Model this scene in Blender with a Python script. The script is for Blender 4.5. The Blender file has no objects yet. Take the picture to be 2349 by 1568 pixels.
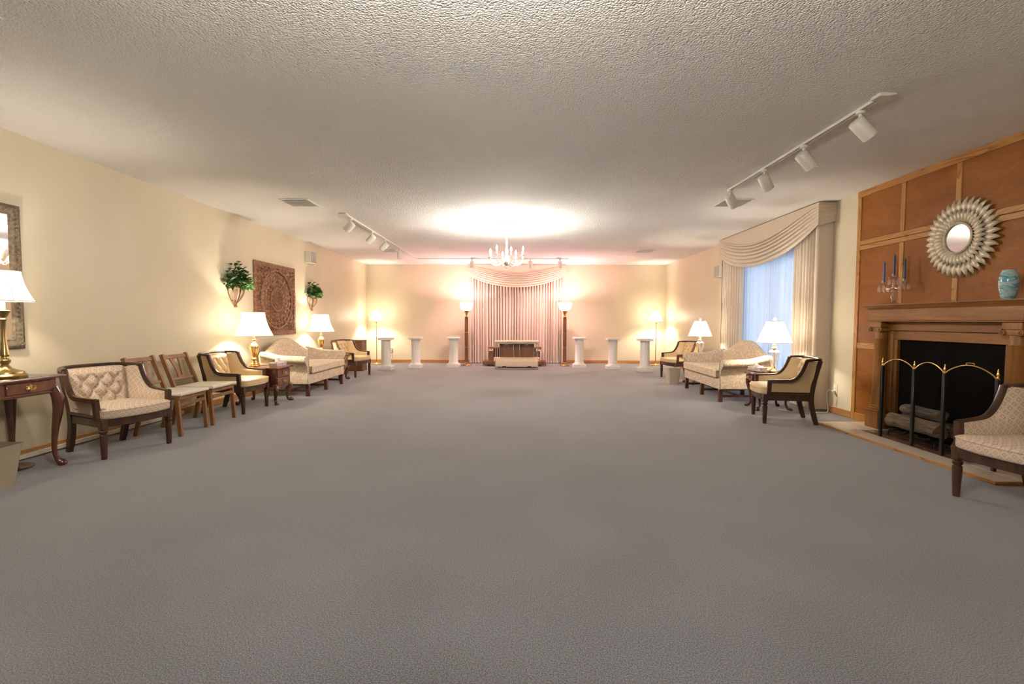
import bpy, bmesh, math, random
from mathutils import Vector, Matrix, Quaternion
PI = math.pi
rnd = random.Random(7)
S = bpy.context.scene
COL = S.collection

# ------------------------------------------------------------------ camera
def look_matrix(yaw, pitch, roll):
    f = Vector((math.sin(yaw)*math.cos(pitch), math.cos(yaw)*math.cos(pitch), -math.sin(pitch)))
    r = Vector((math.cos(yaw), -math.sin(yaw), 0)); u = r.cross(f)
    c, s = math.cos(roll), math.sin(roll)
    r2 = r*c + u*s; u2 = u*c - r*s
    return Matrix(((r2.x, u2.x, -f.x), (r2.y, u2.y, -f.y), (r2.z, u2.z, -f.z)))
cam_d = bpy.data.cameras.new('camera'); cam = bpy.data.objects.new('camera', cam_d); COL.objects.link(cam)
cam_d.sensor_width = 36; cam_d.sensor_fit = 'HORIZONTAL'; cam_d.lens = 36*1076.32/2349
cam_d.clip_start = 0.05; cam_d.clip_end = 200
m4 = look_matrix(-.009579, .045878, .002879).to_4x4(); m4.translation = (0.029, 0, 1.17486)
cam.matrix_world = m4
S.camera = cam

# ------------------------------------------------------------------ world, exposure
W = bpy.data.worlds.new('sky'); S.world = W; W.use_nodes = True
bg = W.node_tree.nodes['Background']; bg.inputs[0].default_value = (.56, .74, 1.0, 1); bg.inputs[1].default_value = 1.4
S.view_settings.view_transform = 'Standard'; S.view_settings.look = 'None'
S.view_settings.exposure = 1.08; S.view_settings.gamma = 1.0; S.view_settings.use_curve_mapping = False
S.cycles.max_bounces = 5; S.cycles.diffuse_bounces = 3; S.cycles.glossy_bounces = 3; S.cycles.transparent_max_bounces = 10
S.cycles.use_adaptive_sampling = False

# lamp strengths (watts); each light is made in its own lamp's builder
E_CHAND = 11.0      # each chandelier candle bulb
E_BRASS = 18.5      # brass table lamps
E_GLASS = 17.0      # crystal table lamps
E_FLOOR = 35.0      # corner floor lamps
E_TORCH = 54.0      # pink torchieres
E_SPOT = 58.0       # pink bulbs in the far track spotlights
WARM = (1.0, .91, .76); WARM2 = (1.0, .91, .77); PINK = (1.0, .56, .58)

# ------------------------------------------------------------------ room numbers
HW = 4.0965; YB = 12.94; HC = 2.70; YR = -5.2

# ------------------------------------------------------------------ mesh helpers
class MB:
    """collects shapes in one bmesh; build() links them as one mesh object"""
    def __init__(s): s.bm = bmesh.new()
    def box(s, c, d, rot=None, bev=0.0, seg=2):
        M = Matrix.Translation(c)
        if rot is not None: M = M @ (rot if isinstance(rot, Matrix) else Matrix.Rotation(rot, 4, 'Z'))
        M = M @ Matrix.Diagonal((d[0], d[1], d[2], 1))
        r = bmesh.ops.create_cube(s.bm, size=1.0, matrix=M)
        if bev > 0:
            es = list({e for v in r['verts'] for e in v.link_edges})
            bmesh.ops.bevel(s.bm, geom=es, offset=min(bev, .49*min(d)), segments=seg, affect='EDGES', profile=.6)
        return s
    def b(s, x0, x1, y0, y1, z0, z1, bev=0.0, seg=2):
        return s.box(((x0+x1)/2, (y0+y1)/2, (z0+z1)/2), (abs(x1-x0), abs(y1-y0), abs(z1-z0)), None, bev, seg)
    def rings(s, rings, closed=True, cap0=True, cap1=True, loop=False):
        vs = [[s.bm.verts.new(p) for p in r] for r in rings]
        n = len(vs[0]); k = n if closed else n-1
        m = len(vs)
        for i in range(m if loop else m-1):
            a, b_ = vs[i], vs[(i+1) % m]
            for j in range(k):
                q = (a[j], a[(j+1) % n], b_[(j+1) % n], b_[j])
                try: s.bm.faces.new(q)
                except ValueError: pass
        if not loop and closed:
            if cap0: s.bm.faces.new(list(reversed(vs[0])))
            if cap1: s.bm.faces.new(vs[-1])
        return vs
    def lathe(s, prof, c=(0, 0, 0), n=24, sx=1, sy=1, cap0=True, cap1=True):
        R = [[(c[0]+max(r, 1e-4)*sx*math.cos(2*PI*j/n), c[1]+max(r, 1e-4)*sy*math.sin(2*PI*j/n), c[2]+z) for j in range(n)] for r, z in prof]
        s.rings(R, True, cap0, cap1); return s
    def cyl(s, p0, p1, r0, r1=None, n=16):
        return s.tube([p0, p1], [r0, r0 if r1 is None else r1], n)
    def frames(s, pts, up):
        P = [Vector(p) for p in pts]; out = []
        prev = None
        for i, p in enumerate(P):
            t = (P[min(i+1, len(P)-1)] - P[max(i-1, 0)]).normalized()
            if prev is None:
                u = Vector(up) - t*Vector(up).dot(t)
                if u.length < 1e-4: u = Vector((1, 0, 0)) - t*t.x
                if u.length < 1e-4: u = Vector((0, 1, 0))
                u.normalize()
            else:
                q = prev[0].rotation_difference(t); u = q @ prev[1]; u = (u - t*u.dot(t)).normalized()
            prev = (t, u); out.append((p, t, u, t.cross(u)))
        return out
    def tube(s, pts, rad, n=8, up=(0, 0, 1), caps=True):
        if not isinstance(rad, (list, tuple)): rad = [rad]*len(pts)
        R = []
        for (p, t, u, w), r in zip(s.frames(pts, up), rad):
            R.append([p + (u*math.cos(2*PI*j/n) + w*math.sin(2*PI*j/n))*r for j in range(n)])
        s.rings(R, True, caps, caps); return s
    def sweep(s, pts, sec, up=(0, 0, 1), scl=None, caps=True):
        """sec: list of (a along w, b along u)"""
        R = []
        for i, (p, t, u, w) in enumerate(s.frames(pts, up)):
            k = 1 if scl is None else scl[i]
            R.append([p + w*(a*k) + u*(b_*k) for a, b_ in sec])
        s.rings(R, True, caps, caps); return s
    def bar(s, p0, p1, w, h, up=(0, 0, 1), w1=None, h1=None):
        sc = lambda w, h: [(-w/2, -h/2), (w/2, -h/2), (w/2, h/2), (-w/2, h/2)]
        fr = s.frames([p0, p1], up); R = []
        for (p, t, u, v), (ww, hh) in zip(fr, ((w, h), (w if w1 is None else w1, h if h1 is None else h1))):
            R.append([p + v*a + u*b_ for a, b_ in sc(ww, hh)])
        s.rings(R); return s
    def prism(s, poly, fn, d0, d1):
        """poly 2D; fn(a,b,d)->point; extruded from d0 to d1"""
        s.rings([[fn(a, b_, d0) for a, b_ in poly], [fn(a, b_, d1) for a, b_ in poly]]); return s
    def grid(s, f, nu, nv, cu=False):
        vs = [[s.bm.verts.new(f(i/nu, j/nv)) for j in range(nv+1)] for i in range(nu if cu else nu+1)]
        m = len(vs)
        for i in range(nu):
            a, b_ = vs[i], vs[(i+1) % m]
            for j in range(nv): s.bm.faces.new((a[j], b_[j], b_[j+1], a[j+1]))
        return s
    def slab(s, f, nu, nv, thick):
        """two-sided sheet: f(u,v)->(point, normal)"""
        A = [[None]*(nv+1) for _ in range(nu+1)]; B = [[None]*(nv+1) for _ in range(nu+1)]
        for i in range(nu+1):
            for j in range(nv+1):
                p, n_ = f(i/nu, j/nv); p = Vector(p); n_ = Vector(n_)
                A[i][j] = s.bm.verts.new(p + n_*thick/2); B[i][j] = s.bm.verts.new(p - n_*thick/2)
        F = s.bm.faces.new
        for i in range(nu):
            for j in range(nv):
                F((A[i][j], A[i+1][j], A[i+1][j+1], A[i][j+1])); F((B[i][j], B[i][j+1], B[i+1][j+1], B[i+1][j]))
        for i in range(nu):
            F((A[i][0], B[i][0], B[i+1][0], A[i+1][0])); F((A[i][nv], A[i+1][nv], B[i+1][nv], B[i][nv]))
        for j in range(nv):
            F((A[0][j], A[0][j+1], B[0][j+1], B[0][j])); F((A[nu][j], B[nu][j], B[nu][j+1], A[nu][j+1]))
        return s
    def sphere(s, c, r, sc=(1, 1, 1), n=12, m=8):
        R = []
        for i in range(m+1):
            a = -PI/2 + PI*i/m
            rr = max(math.cos(a), 1e-3)*r
            R.append([(c[0]+rr*sc[0]*math.cos(2*PI*j/n), c[1]+rr*sc[1]*math.sin(2*PI*j/n), c[2]+r*sc[2]*math.sin(a)) for j in range(n)])
        s.rings(R); return s
    def pillow(s, out, z0, z1, r=.02, crown=.02, ph=None):
        """cushion over a 2D outline with rounded edge and domed top"""
        cx = sum(p[0] for p in out)/len(out); cy = sum(p[1] for p in out)/len(out)
        rm = sum(math.hypot(p[0]-cx, p[1]-cy) for p in out)/len(out)
        k = lambda d: 1 - d/rm
        prof = [(r, z0), (r*.3, z0+r*.3), (0, z0+r), (0, z1-r), (r*.3, z1-r*.3), (r, z1), (rm*.3, z1+crown*.6), (rm*.6, z1+crown*.9), (rm*.97, z1+crown)]
        R = [[(cx+(p[0]-cx)*k(d), cy+(p[1]-cy)*k(d), z) for p in out] for d, z in prof]
        s.rings(R); return s
    def build(s, name, mat, parent=None, sharp=38, smooth=True):
        me = bpy.data.meshes.new(name)
        bmesh.ops.recalc_face_normals(s.bm, faces=s.bm.faces)
        for f in s.bm.faces: f.smooth = smooth
        s.bm.to_mesh(me); s.bm.free()
        if smooth: me.set_sharp_from_angle(angle=math.radians(sharp))
        me.materials.append(mat)
        o = bpy.data.objects.new(name, me); COL.objects.link(o)
        if parent is not None: o.parent = parent
        return o

def spline(P, n=8, closed=False):
    P = [Vector(p) for p in P]; out = []; m = len(P)
    for i in range(m if closed else m-1):
        g = lambda k: P[k % m] if closed else P[max(0, min(m-1, k))]
        a, b_, c, d = g(i-1), g(i), g(i+1), g(i+2)
        for j in range(n):
            t = j/n
            out.append(.5*((2*b_) + (c-a)*t + (2*a-5*b_+4*c-d)*t*t + (3*b_-a-3*c+d)*t**3))
    if not closed: out.append(P[-1].copy())
    return out
def lerp(a, b, t): return a+(b-a)*t
def interp(tab, x):
    for (x0, y0), (x1, y1) in zip(tab, tab[1:]):
        if x <= x1: return y0 + (y1-y0)*max(0, min(1, (x-x0)/(x1-x0)))
    return tab[-1][1]
def smooth_interp(tab, x):
    for (x0, y0), (x1, y1) in zip(tab, tab[1:]):
        if x <= x1:
            t = max(0, min(1, (x-x0)/(x1-x0))); t = t*t*(3-2*t); return y0 + (y1-y0)*t
    return tab[-1][1]
RX = lambda a: Matrix.Rotation(a, 4, 'X'); RY = lambda a: Matrix.Rotation(a, 4, 'Y'); RZ = lambda a: Matrix.Rotation(a, 4, 'Z')

def tag(o, label=None, cat=None, group=None, kind=None):
    if label: o['label'] = label
    if cat: o['category'] = cat
    if group: o['group'] = group
    if kind: o['kind'] = kind
    return o
def thing(name, label, cat, loc=(0, 0, 0), rz=0, group=None):
    o = bpy.data.objects.new(name, None); COL.objects.link(o); o.empty_display_size = .1
    o.location = loc; o.rotation_euler = (0, 0, rz)
    return tag(o, label, cat, group)
def dup(root, loc, rz=None, label=None):
    def cp(o, parent):
        c = o.copy(); COL.objects.link(c); c.parent = parent
        for ch in list(o.children): cp(ch, c)
        return c
    r = cp(root, None); r.location = loc
    if rz is not None: r.rotation_euler = (0, 0, rz)
    if label: r['label'] = label
    return r
def share(o, parent, loc=(0, 0, 0), rot=(0, 0, 0)):
    c = o.copy(); COL.objects.link(c); c.parent = parent; c.location = loc; c.rotation_euler = rot; return c
def bulb(name, parent, loc, watts, color, r=.03):
    d = bpy.data.lights.new(name, 'POINT'); d.energy = watts; d.color = color; d.shadow_soft_size = r
    o = bpy.data.objects.new(name, d); COL.objects.link(o); o.parent = parent; o.location = loc; return o
def facing(dx, dy): return math.atan2(dx, -dy)

# ------------------------------------------------------------------ materials
class NT:
    def __init__(s, name):
        s.m = bpy.data.materials.new(name); s.m.use_nodes = True; s.t = s.m.node_tree; s.t.nodes.clear()
        s.out = s.t.nodes.new('ShaderNodeOutputMaterial')
    def n(s, typ, **kw):
        nd = s.t.nodes.new(typ)
        for k, v in kw.items():
            if k.startswith('i_'): nd.inputs[k[2:].replace('_', ' ')].default_value = v
            else: setattr(nd, k, v)
        return nd
    def l(s, a, b): s.t.links.new(a, b)
    def coord(s, scale=(1, 1, 1), kind='Object', rot=(0, 0, 0)):
        tc = s.n('ShaderNodeTexCoord'); mp = s.n('ShaderNodeMapping'); mp.inputs['Scale'].default_value = scale; mp.inputs['Rotation'].default_value = rot
        s.l(tc.outputs[kind], mp.inputs['Vector']); return mp.outputs['Vector']
    def noise(s, vec, scale=5, detail=4, rough=.55, dist=0):
        n_ = s.n('ShaderNodeTexNoise'); n_.inputs['Scale'].default_value = scale; n_.inputs['Detail'].default_value = detail
        n_.inputs['Roughness'].default_value = rough; n_.inputs['Distortion'].default_value = dist; s.l(vec, n_.inputs['Vector']); return n_.outputs['Fac']
    def ramp(s, fac, stops):
        r = s.n('ShaderNodeValToRGB'); e = r.color_ramp.elements
        while len(e) < len(stops): e.new(.5)
        for el, (p, c) in zip(e, stops): el.position = p; el.color = (c[0], c[1], c[2], 1)
        s.l(fac, r.inputs['Fac']); return r.outputs['Color']
    def math(s, op, a, b=None):
        m = s.n('ShaderNodeMath'); m.operation = op
        for i, v in enumerate((a, b)):
            if v is None: continue
            if isinstance(v, (int, float)): m.inputs[i].default_value = v
            else: s.l(v, m.inputs[i])
        return m.outputs[0]
    def bsdf(s, color=None, rough=.5, metal=0, **kw):
        p = s.n('ShaderNodeBsdfPrincipled'); p.inputs['Roughness'].default_value = rough; p.inputs['Metallic'].default_value = metal
        if color is not None:
            if isinstance(color, tuple): p.inputs['Base Color'].default_value = (*color, 1)
            else: s.l(color, p.inputs['Base Color'])
        for k, v in kw.items(): p.inputs[k.replace('_', ' ')].default_value = v
        s.l(p.outputs[0], s.out.inputs[0]); return p
    def bump(s, p, h, strength=.3, dist=.01):
        b = s.n('ShaderNodeBump'); b.inputs['Strength'].default_value = strength; b.inputs['Distance'].default_value = dist
        s.l(h, b.inputs['Height']); s.l(b.outputs[0], p.inputs['Normal'])

def plain(name, c, rough=.5, metal=0, var=.08, scale=8, bump=0, bscale=60, **kw):
    N = NT(name); v = N.coord()
    f = N.noise(v, scale, 1)
    col = N.ramp(f, [(.3, tuple(x*(1-var) for x in c)), (.7, tuple(min(1, x*(1+var)) for x in c))])
    p = N.bsdf(col, rough, metal, **kw)
    if bump: N.bump(p, N.noise(v, bscale, 0), bump, .004)
    return N.m
def wood(name, c0, c1, axis='z', rough=.35, scale=9, coat=0.0, stretch=.08, fine=.25, spec=.5):
    N = NT(name); sc = {'x': (stretch, 1, 1), 'y': (1, stretch, 1), 'z': (1, 1, stretch)}[axis]
    v = N.coord(sc)
    f = N.noise(v, scale, 2, .6, .8); g = N.noise(v, scale*14, 0, .5)
    f2 = N.math('ADD', N.math('MULTIPLY', f, 1-fine), N.math('MULTIPLY', g, fine))
    col = N.ramp(f2, [(.34, c0), (.52, tuple((a+b)/2 for a, b in zip(c0, c1))), (.66, c1)])
    p = N.bsdf(col, rough); p.inputs['Coat Weight'].default_value = coat; p.inputs['Coat Roughness'].default_value = .15
    p.inputs['Specular IOR Level'].default_value = spec
    return N.m
def oak(name, axis):
    """light oak with cathedral grain"""
    N = NT(name); sc = {'x': (.12, 1, 1), 'y': (1, .12, 1), 'z': (1, 1, .12)}[axis]
    v = N.coord(sc)
    nz = N.noise(v, 7, 1, .5)
    band = N.math('FRACT', N.math('MULTIPLY', nz, 14))
    col = N.ramp(band, [(0, (.27, .105, .022)), (.25, (.44, .20, .050)), (1, (.50, .24, .066))])
    p = N.bsdf(col, .42); p.inputs['Specular IOR Level'].default_value = .3
    return N.m
def diamond(name, ax, base, dark, s=.047):
    N = NT(name); tc = N.n('ShaderNodeTexCoord'); sp = N.n('ShaderNodeSeparateXYZ'); N.l(tc.outputs['Object'], sp.inputs[0])
    a, b = sp.outputs[ax[0].upper()], sp.outputs[ax[1].upper()]
    b = N.math('MULTIPLY', b, .8)
    if ax == 'xy': b = N.math('SUBTRACT', b, sp.outputs['Z'])
    u = N.math('ABSOLUTE', N.math('SUBTRACT', N.math('FRACT', N.math('ADD', N.math('DIVIDE', N.math('ADD', a, b), s), 100)), .5))
    w = N.math('ABSOLUTE', N.math('SUBTRACT', N.math('FRACT', N.math('ADD', N.math('DIVIDE', N.math('SUBTRACT', a, b), s), 100)), .5))
    mx = N.math('MAXIMUM', u, w)
    col = N.ramp(mx, [(.0, base), (.02, base), (.05, base), (.16, base), (.19, dark), (.28, dark), (.31, base), (1, base)])
    p = N.bsdf(col, .85)
    return N.m
def damask(name):
    N = NT(name); v = N.coord()
    f = N.noise(v, 17, 2, .55, 1.6); g = N.noise(v, 42, 1, .5, .9)
    h = N.math('ADD', N.math('MULTIPLY', f, .7), N.math('MULTIPLY', g, .3))
    col = N.ramp(h, [(.40, (.72, .59, .43)), (.46, (.60, .46, .32)), (.50, (.46, .335, .225)), (.535, (.65, .51, .365)), (.60, (.75, .62, .46))])
    p = N.bsdf(col, .8)
    return N.m
def cloth(name, c, trans=.25, axis='z', var=.025):
    N = NT(name); v = N.coord((1, 1, .1) if axis == 'z' else (.15, .15, 2))
    f = N.noise(v, 60, 0)
    col = N.ramp(f, [(.3, tuple(x*(1-var) for x in c)), (.7, tuple(min(1, x*(1+var)) for x in c))])
    d = N.n('ShaderNodeBsdfDiffuse'); t = N.n('ShaderNodeBsdfTranslucent'); mx = N.n('ShaderNodeMixShader'); mx.inputs[0].default_value = trans
    N.l(col, d.inputs[0]); N.l(col, t.inputs[0]); N.l(d.outputs[0], mx.inputs[1]); N.l(t.outputs[0], mx.inputs[2]); N.l(mx.outputs[0], N.out.inputs[0])
    return N.m
def shade_mat(name, c, trans=.6):
    N = NT(name); v = N.coord()
    col = N.ramp(N.noise(v, 120, 0), [(.3, tuple(x*.97 for x in c)), (.7, c)])
    d = N.n('ShaderNodeBsdfDiffuse'); t = N.n('ShaderNodeBsdfTranslucent'); mx = N.n('ShaderNodeMixShader'); mx.inputs[0].default_value = trans
    N.l(col, d.inputs[0]); N.l(col, t.inputs[0]); N.l(d.outputs[0], mx.inputs[1]); N.l(t.outputs[0], mx.inputs[2]); N.l(mx.outputs[0], N.out.inputs[0])
    return N.m
def emit(name, c, s):
    N = NT(name); e = N.n('ShaderNodeEmission'); e.inputs[0].default_value = (*c, 1); e.inputs[1].default_value = s; N.l(e.outputs[0], N.out.inputs[0]); return N.m
def see_through(name, c, alpha, rough=.6):
    N = NT(name); d = N.n('ShaderNodeBsdfDiffuse'); d.inputs[0].default_value = (*c, 1); t = N.n('ShaderNodeBsdfTransparent')
    mx = N.n('ShaderNodeMixShader'); mx.inputs[0].default_value = alpha; N.l(t.outputs[0], mx.inputs[1]); N.l(d.outputs[0], mx.inputs[2]); N.l(mx.outputs[0], N.out.inputs[0]); return N.m
def crystal(name, tint=(1, 1, 1)):
    """clear cut glass: mostly transparent with sharp reflections"""
    N = NT(name); t = N.n('ShaderNodeBsdfTransparent'); t.inputs[0].default_value = (*tint, 1)
    g = N.n('ShaderNodeBsdfGlossy'); g.inputs['Roughness'].default_value = .04
    lw = N.n('ShaderNodeLayerWeight'); lw.inputs[0].default_value = .45
    mx = N.n('ShaderNodeMixShader'); N.l(N.math('ADD', N.math('MULTIPLY', lw.outputs['Facing'], .6), .12), mx.inputs[0])
    N.l(t.outputs[0], mx.inputs[1]); N.l(g.outputs[0], mx.inputs[2]); N.l(mx.outputs[0], N.out.inputs[0]); return N.m

# walls, ceiling, carpet
def mk_wall(name, c):
    N = NT(name); v = N.coord((1, 1, .25)); f = N.noise(v, 3, 1)
    col = N.ramp(f, [(.3, tuple(x*.97 for x in c)), (.7, c)])
    p = N.bsdf(col, .42); p.inputs['Specular IOR Level'].default_value = .35
    return N.m
M_wall = mk_wall('cream_wallpaper', (.695, .605, .435))
def mk_ceiling():
    N = NT('popcorn_ceiling'); v = N.coord()
    vo = N.n('ShaderNodeTexVoronoi'); vo.feature = 'F1'; vo.inputs['Scale'].default_value = 85; N.l(v, vo.inputs['Vector'])
    n1 = N.noise(v, 38, 1)
    h = N.math('ADD', N.math('MULTIPLY', N.math('SUBTRACT', 1, vo.outputs['Distance']), .8), N.math('MULTIPLY', n1, .7))
    col = N.ramp(N.noise(v, 1.3, 0), [(.3, (.87, .84, .795)), (.7, (.91, .88, .835))])
    p = N.bsdf(col, .9); p.inputs['Specular IOR Level'].default_value = .1; N.bump(p, h, .8, .012); return N.m
M_ceil = mk_ceiling()
def mk_carpet():
    N = NT('grey_blue_carpet'); v = N.coord(); f = N.noise(v, 190, 1, .8); g = N.noise(v, 1.1, 1, .6)
    h = N.math('ADD', N.math('MULTIPLY', f, .86), N.math('MULTIPLY', g, .14))
    col = N.ramp(h, [(.40, (.042, .043, .049)), (.60, (.152, .151, .163))])
    p = N.bsdf(col, .95); p.inputs['Specular IOR Level'].default_value = .1; p.inputs['Sheen Weight'].default_value = .62; p.inputs['Sheen Roughness'].default_value = .5; p.inputs['Sheen Tint'].default_value = (.80, .78, .78, 1)
    return N.m
M_carpet = mk_carpet()
M_base = wood('oak_baseboard_grain', (.33, .145, .045), (.50, .25, .085), 'y', .4)
M_basex = wood('oak_baseboard_grain_across', (.33, .145, .045), (.50, .25, .085), 'x', .4)
M_white = plain('white_paint', (.80, .77, .72), .45, var=.03)
M_track = plain('ivory_metal', (.74, .69, .60), .4, var=.03)
M_black = plain('black_metal', (.012, .012, .012), .35)
M_dark = plain('dark_void', (.015, .013, .012), .9)
M_grey = plain('grey_grille', (.42, .40, .35), .8, bump=.3, bscale=250)
M_brass = plain('polished_brass', (.80, .55, .20), .16, 1, var=.05)
M_palebrass = plain('glare_paled_brass', (.88, .78, .55), .3, .55, var=.04)  # chandelier brass, its colour paled to carry the glare of the bulbs
M_abrass = plain('antique_brass', (.52, .38, .17), .26, 1, var=.12)
M_chrome = plain('satin_steel', (.62, .58, .52), .25, 1, var=.04)
M_dwood = wood('dark_walnut_stain', (.028, .011, .006), (.075, .030, .014), 'z', .28, coat=.25)
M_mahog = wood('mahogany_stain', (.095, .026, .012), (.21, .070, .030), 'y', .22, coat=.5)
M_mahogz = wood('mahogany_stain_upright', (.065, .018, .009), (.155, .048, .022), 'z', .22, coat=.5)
M_walnut = wood('walnut_veneer', (.13, .050, .020), (.24, .105, .045), 'z', .4)
M_fwood = wood('folding_chair_wood', (.20, .085, .028), (.33, .155, .055), 'z', .38)
M_mantel = wood('mantel_oak_stain', (.215, .087, .018), (.355, .160, .040), 'x', .4, spec=.3)
M_mantelz = wood('mantel_oak_stain_upright', (.215, .087, .018), (.355, .160, .040), 'z', .4, spec=.3)
M_panel = wood('panel_veneer', (.235, .078, .010), (.34, .122, .020), 'x', .5, scale=5, coat=0, stretch=.3, spec=.2)
M_oakz = oak('oak_strip_upright', 'z'); M_oakx = oak('oak_strip_level', 'x')
M_tuft = plain('cream_vinyl', (.66, .48, .255), .42, var=.05)
DB, DD = (.64, .50, .375), (.42, .31, .225)
M_dia_yz = diamond('diamond_cloth_back', 'xz', DB, DD); M_dia_xy = diamond('diamond_cloth_seat', 'xy', DB, DD); M_dia_w = diamond('diamond_cloth_wing', 'yz', DB, DD)
M_damask = damask('floral_damask')
M_seatpad = plain('ivory_vinyl', (.74, .67, .54), .5, var=.03)
M_drape = cloth('rose_beige_drape', (.78, .66, .535), .12)
M_valance = cloth('rose_beige_swag', (.72, .60, .475), .08, 'x')
M_sheer = None
def mk_sheer():
    N = NT('white_sheer'); t = N.n('ShaderNodeBsdfTranslucent'); t.inputs[0].default_value = (.85, .88, .92, 1)
    d = N.n('ShaderNodeBsdfDiffuse'); d.inputs[0].default_value = (.80, .81, .82, 1)
    tr = N.n('ShaderNodeBsdfTransparent'); a = N.n('ShaderNodeMixShader'); b = N.n('ShaderNodeMixShader'); a.inputs[0].default_value = .30; b.inputs[0].default_value = .22
    N.l(t.outputs[0], a.inputs[1]); N.l(d.outputs[0], a.inputs[2]); N.l(a.outputs[0], b.inputs[1]); N.l(tr.outputs[0], b.inputs[2]); N.l(b.outputs[0], N.out.inputs[0]); return N.m
M_sheer = mk_sheer()
M_shade = shade_mat('white_silk_shade', (.86, .82, .75), .40)
M_shade2 = shade_mat('cream_pleated_shade', (.84, .79, .71), .38)
M_bowl = shade_mat('frosted_glass_bowl', (.90, .85, .82), .42)
M_cord = plain('shade_piping', (.50, .36, .22), .7)
M_glow = emit('lit_candle_bulb', (1.0, .945, .86), 40)
M_glow.cycles.emission_sampling = 'NONE'
M_candle = plain('ivory_sleeve', (.85, .78, .62), .5, var=.02)
M_mirror = plain('mirror_glass', (.9, .9, .9), .02, 1, var=0)
M_mframe = plain('pewter_carved_frame', (.17, .13, .085), .45, .35, var=.3, scale=40, bump=.9, bscale=45)
M_silver = plain('champagne_silver_leaf', (.60, .52, .38), .42, .35, var=.12, scale=30)
M_crystal = crystal('cut_crystal')
M_glass = crystal('clear_pane', (.93, .96, 1))
M_pane = plain('window_glass', (.9, .95, 1), .03, 0, var=0)
M_tile = plain('cream_ceramic_tile', (.72, .62, .50), .25, var=.05, scale=3)
M_grout = plain('grey_grout', (.28, .24, .20), .9)
M_brick = plain('brown_brick_tile', (.13, .060, .030), .6, var=.3, scale=14, bump=.4, bscale=80)
M_fireback = plain('black_fireboard', (.010, .0085, .0075), 1.0, Specular_IOR_Level=.0)
M_leaf = plain('green_leaf', (.055, .15, .035), .45, var=.45, scale=30)
M_leaf2 = plain('variegated_leaf', (.16, .27, .07), .45, var=.5, scale=30)
M_carve = plain('carved_teak', (.24, .105, .050), .5, var=.35, scale=26)
M_basketw = plain('brown_planter_wood', (.25, .125, .075), .5, var=.3, scale=25)
M_bin = plain('taupe_plastic', (.33, .27, .19), .5, var=.03)
M_binl = plain('beige_plastic', (.52, .44, .34), .5, var=.03)
M_plaster = plain('white_plaster', (.84, .80, .74), .6, var=.02)
M_pinkvinyl = plain('rose_beige_vinyl', (.68, .50, .36), .5, var=.04)
M_tissue = plain('white_tissue', (.88, .85, .80), .9, var=.02)
M_tbox = plain('patterned_tissue_card', (.52, .40, .36), .7, var=.5, scale=70)
M_blue = plain('blue_wax', (.11, .15, .40), .4, var=.05)
M_navy = plain('slate_blue_wax', (.05, .07, .14), .4, var=.05)
M_outlet = plain('ivory_outlet', (.80, .72, .55), .4, var=.02)
def mk_vase():
    N = NT('swirled_turquoise_glaze'); v = N.coord((1, 1, 2.6)); f = N.noise(v, 9, 4, .6, 2.2)
    col = N.ramp(f, [(.30, (.05, .22, .27)), (.45, (.14, .40, .45)), (.54, (.50, .60, .56)), (.62, (.30, .52, .55)), (.75, (.09, .31, .38))])
    N.bsdf(col, .12, Coat_Weight=.5); return N.m
M_vase = mk_vase()
def mk_bark(name, c0, c1):
    N = NT(name); v = N.coord((2, 2, .25)); f = N.noise(v, 22, 5, .65, .5)
    p = N.bsdf(N.ramp(f, [(.35, c0), (.65, c1)]), .9); N.bump(p, f, .9, .02); return N.m
M_bark = mk_bark('grey_bark', (.09, .07, .055), (.34, .27, .215)); M_log = mk_bark('tan_split_log', (.24, .16, .095), (.50, .37, .25))
M_logend = plain('sawn_log_end', (.36, .22, .11), .8, var=.3, scale=40)

# ================================================================== THE SETTING
def struct(name, mb, mat, label=None, **kw):
    o = mb.build(name, mat, None, **kw); o['kind'] = 'structure'
    if label: o['label'] = label
    return o
struct('floor', MB().b(-HW-.1, HW+.1, YR-.1, YB+.1, -.1, 0), M_carpet, 'grey blue carpet running the length of the room')
struct('ceiling', MB().b(-HW-.1, HW+.1, YR-.1, YB+.1, HC, HC+.1), M_ceil, 'white popcorn textured ceiling')
struct('wall_left', MB().b(-HW-.12, -HW, YR, YB, 0, HC), M_wall, 'cream wall behind the row of chairs')
struct('wall_back', MB().b(-HW-.1, HW+.1, YB, YB+.12, 0, HC), M_wall, 'cream far wall behind the white pedestals')
struct('wall_rear', MB().b(-HW-.1, HW+.1, YR-.12, YR, 0, HC), M_wall, 'cream wall behind the camera')
WY0, WY1, WZ0, WZ1 = 6.62, 8.40, .10, 2.20      # window opening in the right wall
mb = MB(); mb.b(HW, HW+.12, YR, WY0, 0, HC); mb.b(HW, HW+.12, WY1, YB, 0, HC); mb.b(HW, HW+.12, WY0, WY1, 0, WZ0); mb.b(HW, HW+.12, WY0, WY1, WZ1, HC)
struct('wall_right', mb, M_wall, 'cream wall with the fireplace and the window')
# window
win = thing('window_1', 'window behind the white sheer curtains', None, (HW+.06, (WY0+WY1)/2, WZ0)); win['kind'] = 'structure'
w2 = (WY1-WY0)/2; hz = WZ1-WZ0
mb = MB(); mb.b(-.05, .05, -w2, -w2+.05, 0, hz); mb.b(-.05, .05, w2-.05, w2, 0, hz); mb.b(-.05, .05, -w2+.05, w2-.05, 0, .05); mb.b(-.05, .05, -w2+.05, w2-.05, hz-.05, hz)
mb.b(-.03, .03, -.02, .02, .05, hz-.05)
mb.build('window_frame', M_white, win)
for s in (-1, 1):
    MB().b(-.004, .004, s*.02, s*(w2-.05), .05, hz-.05).build('pane', M_glass, win)
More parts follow.
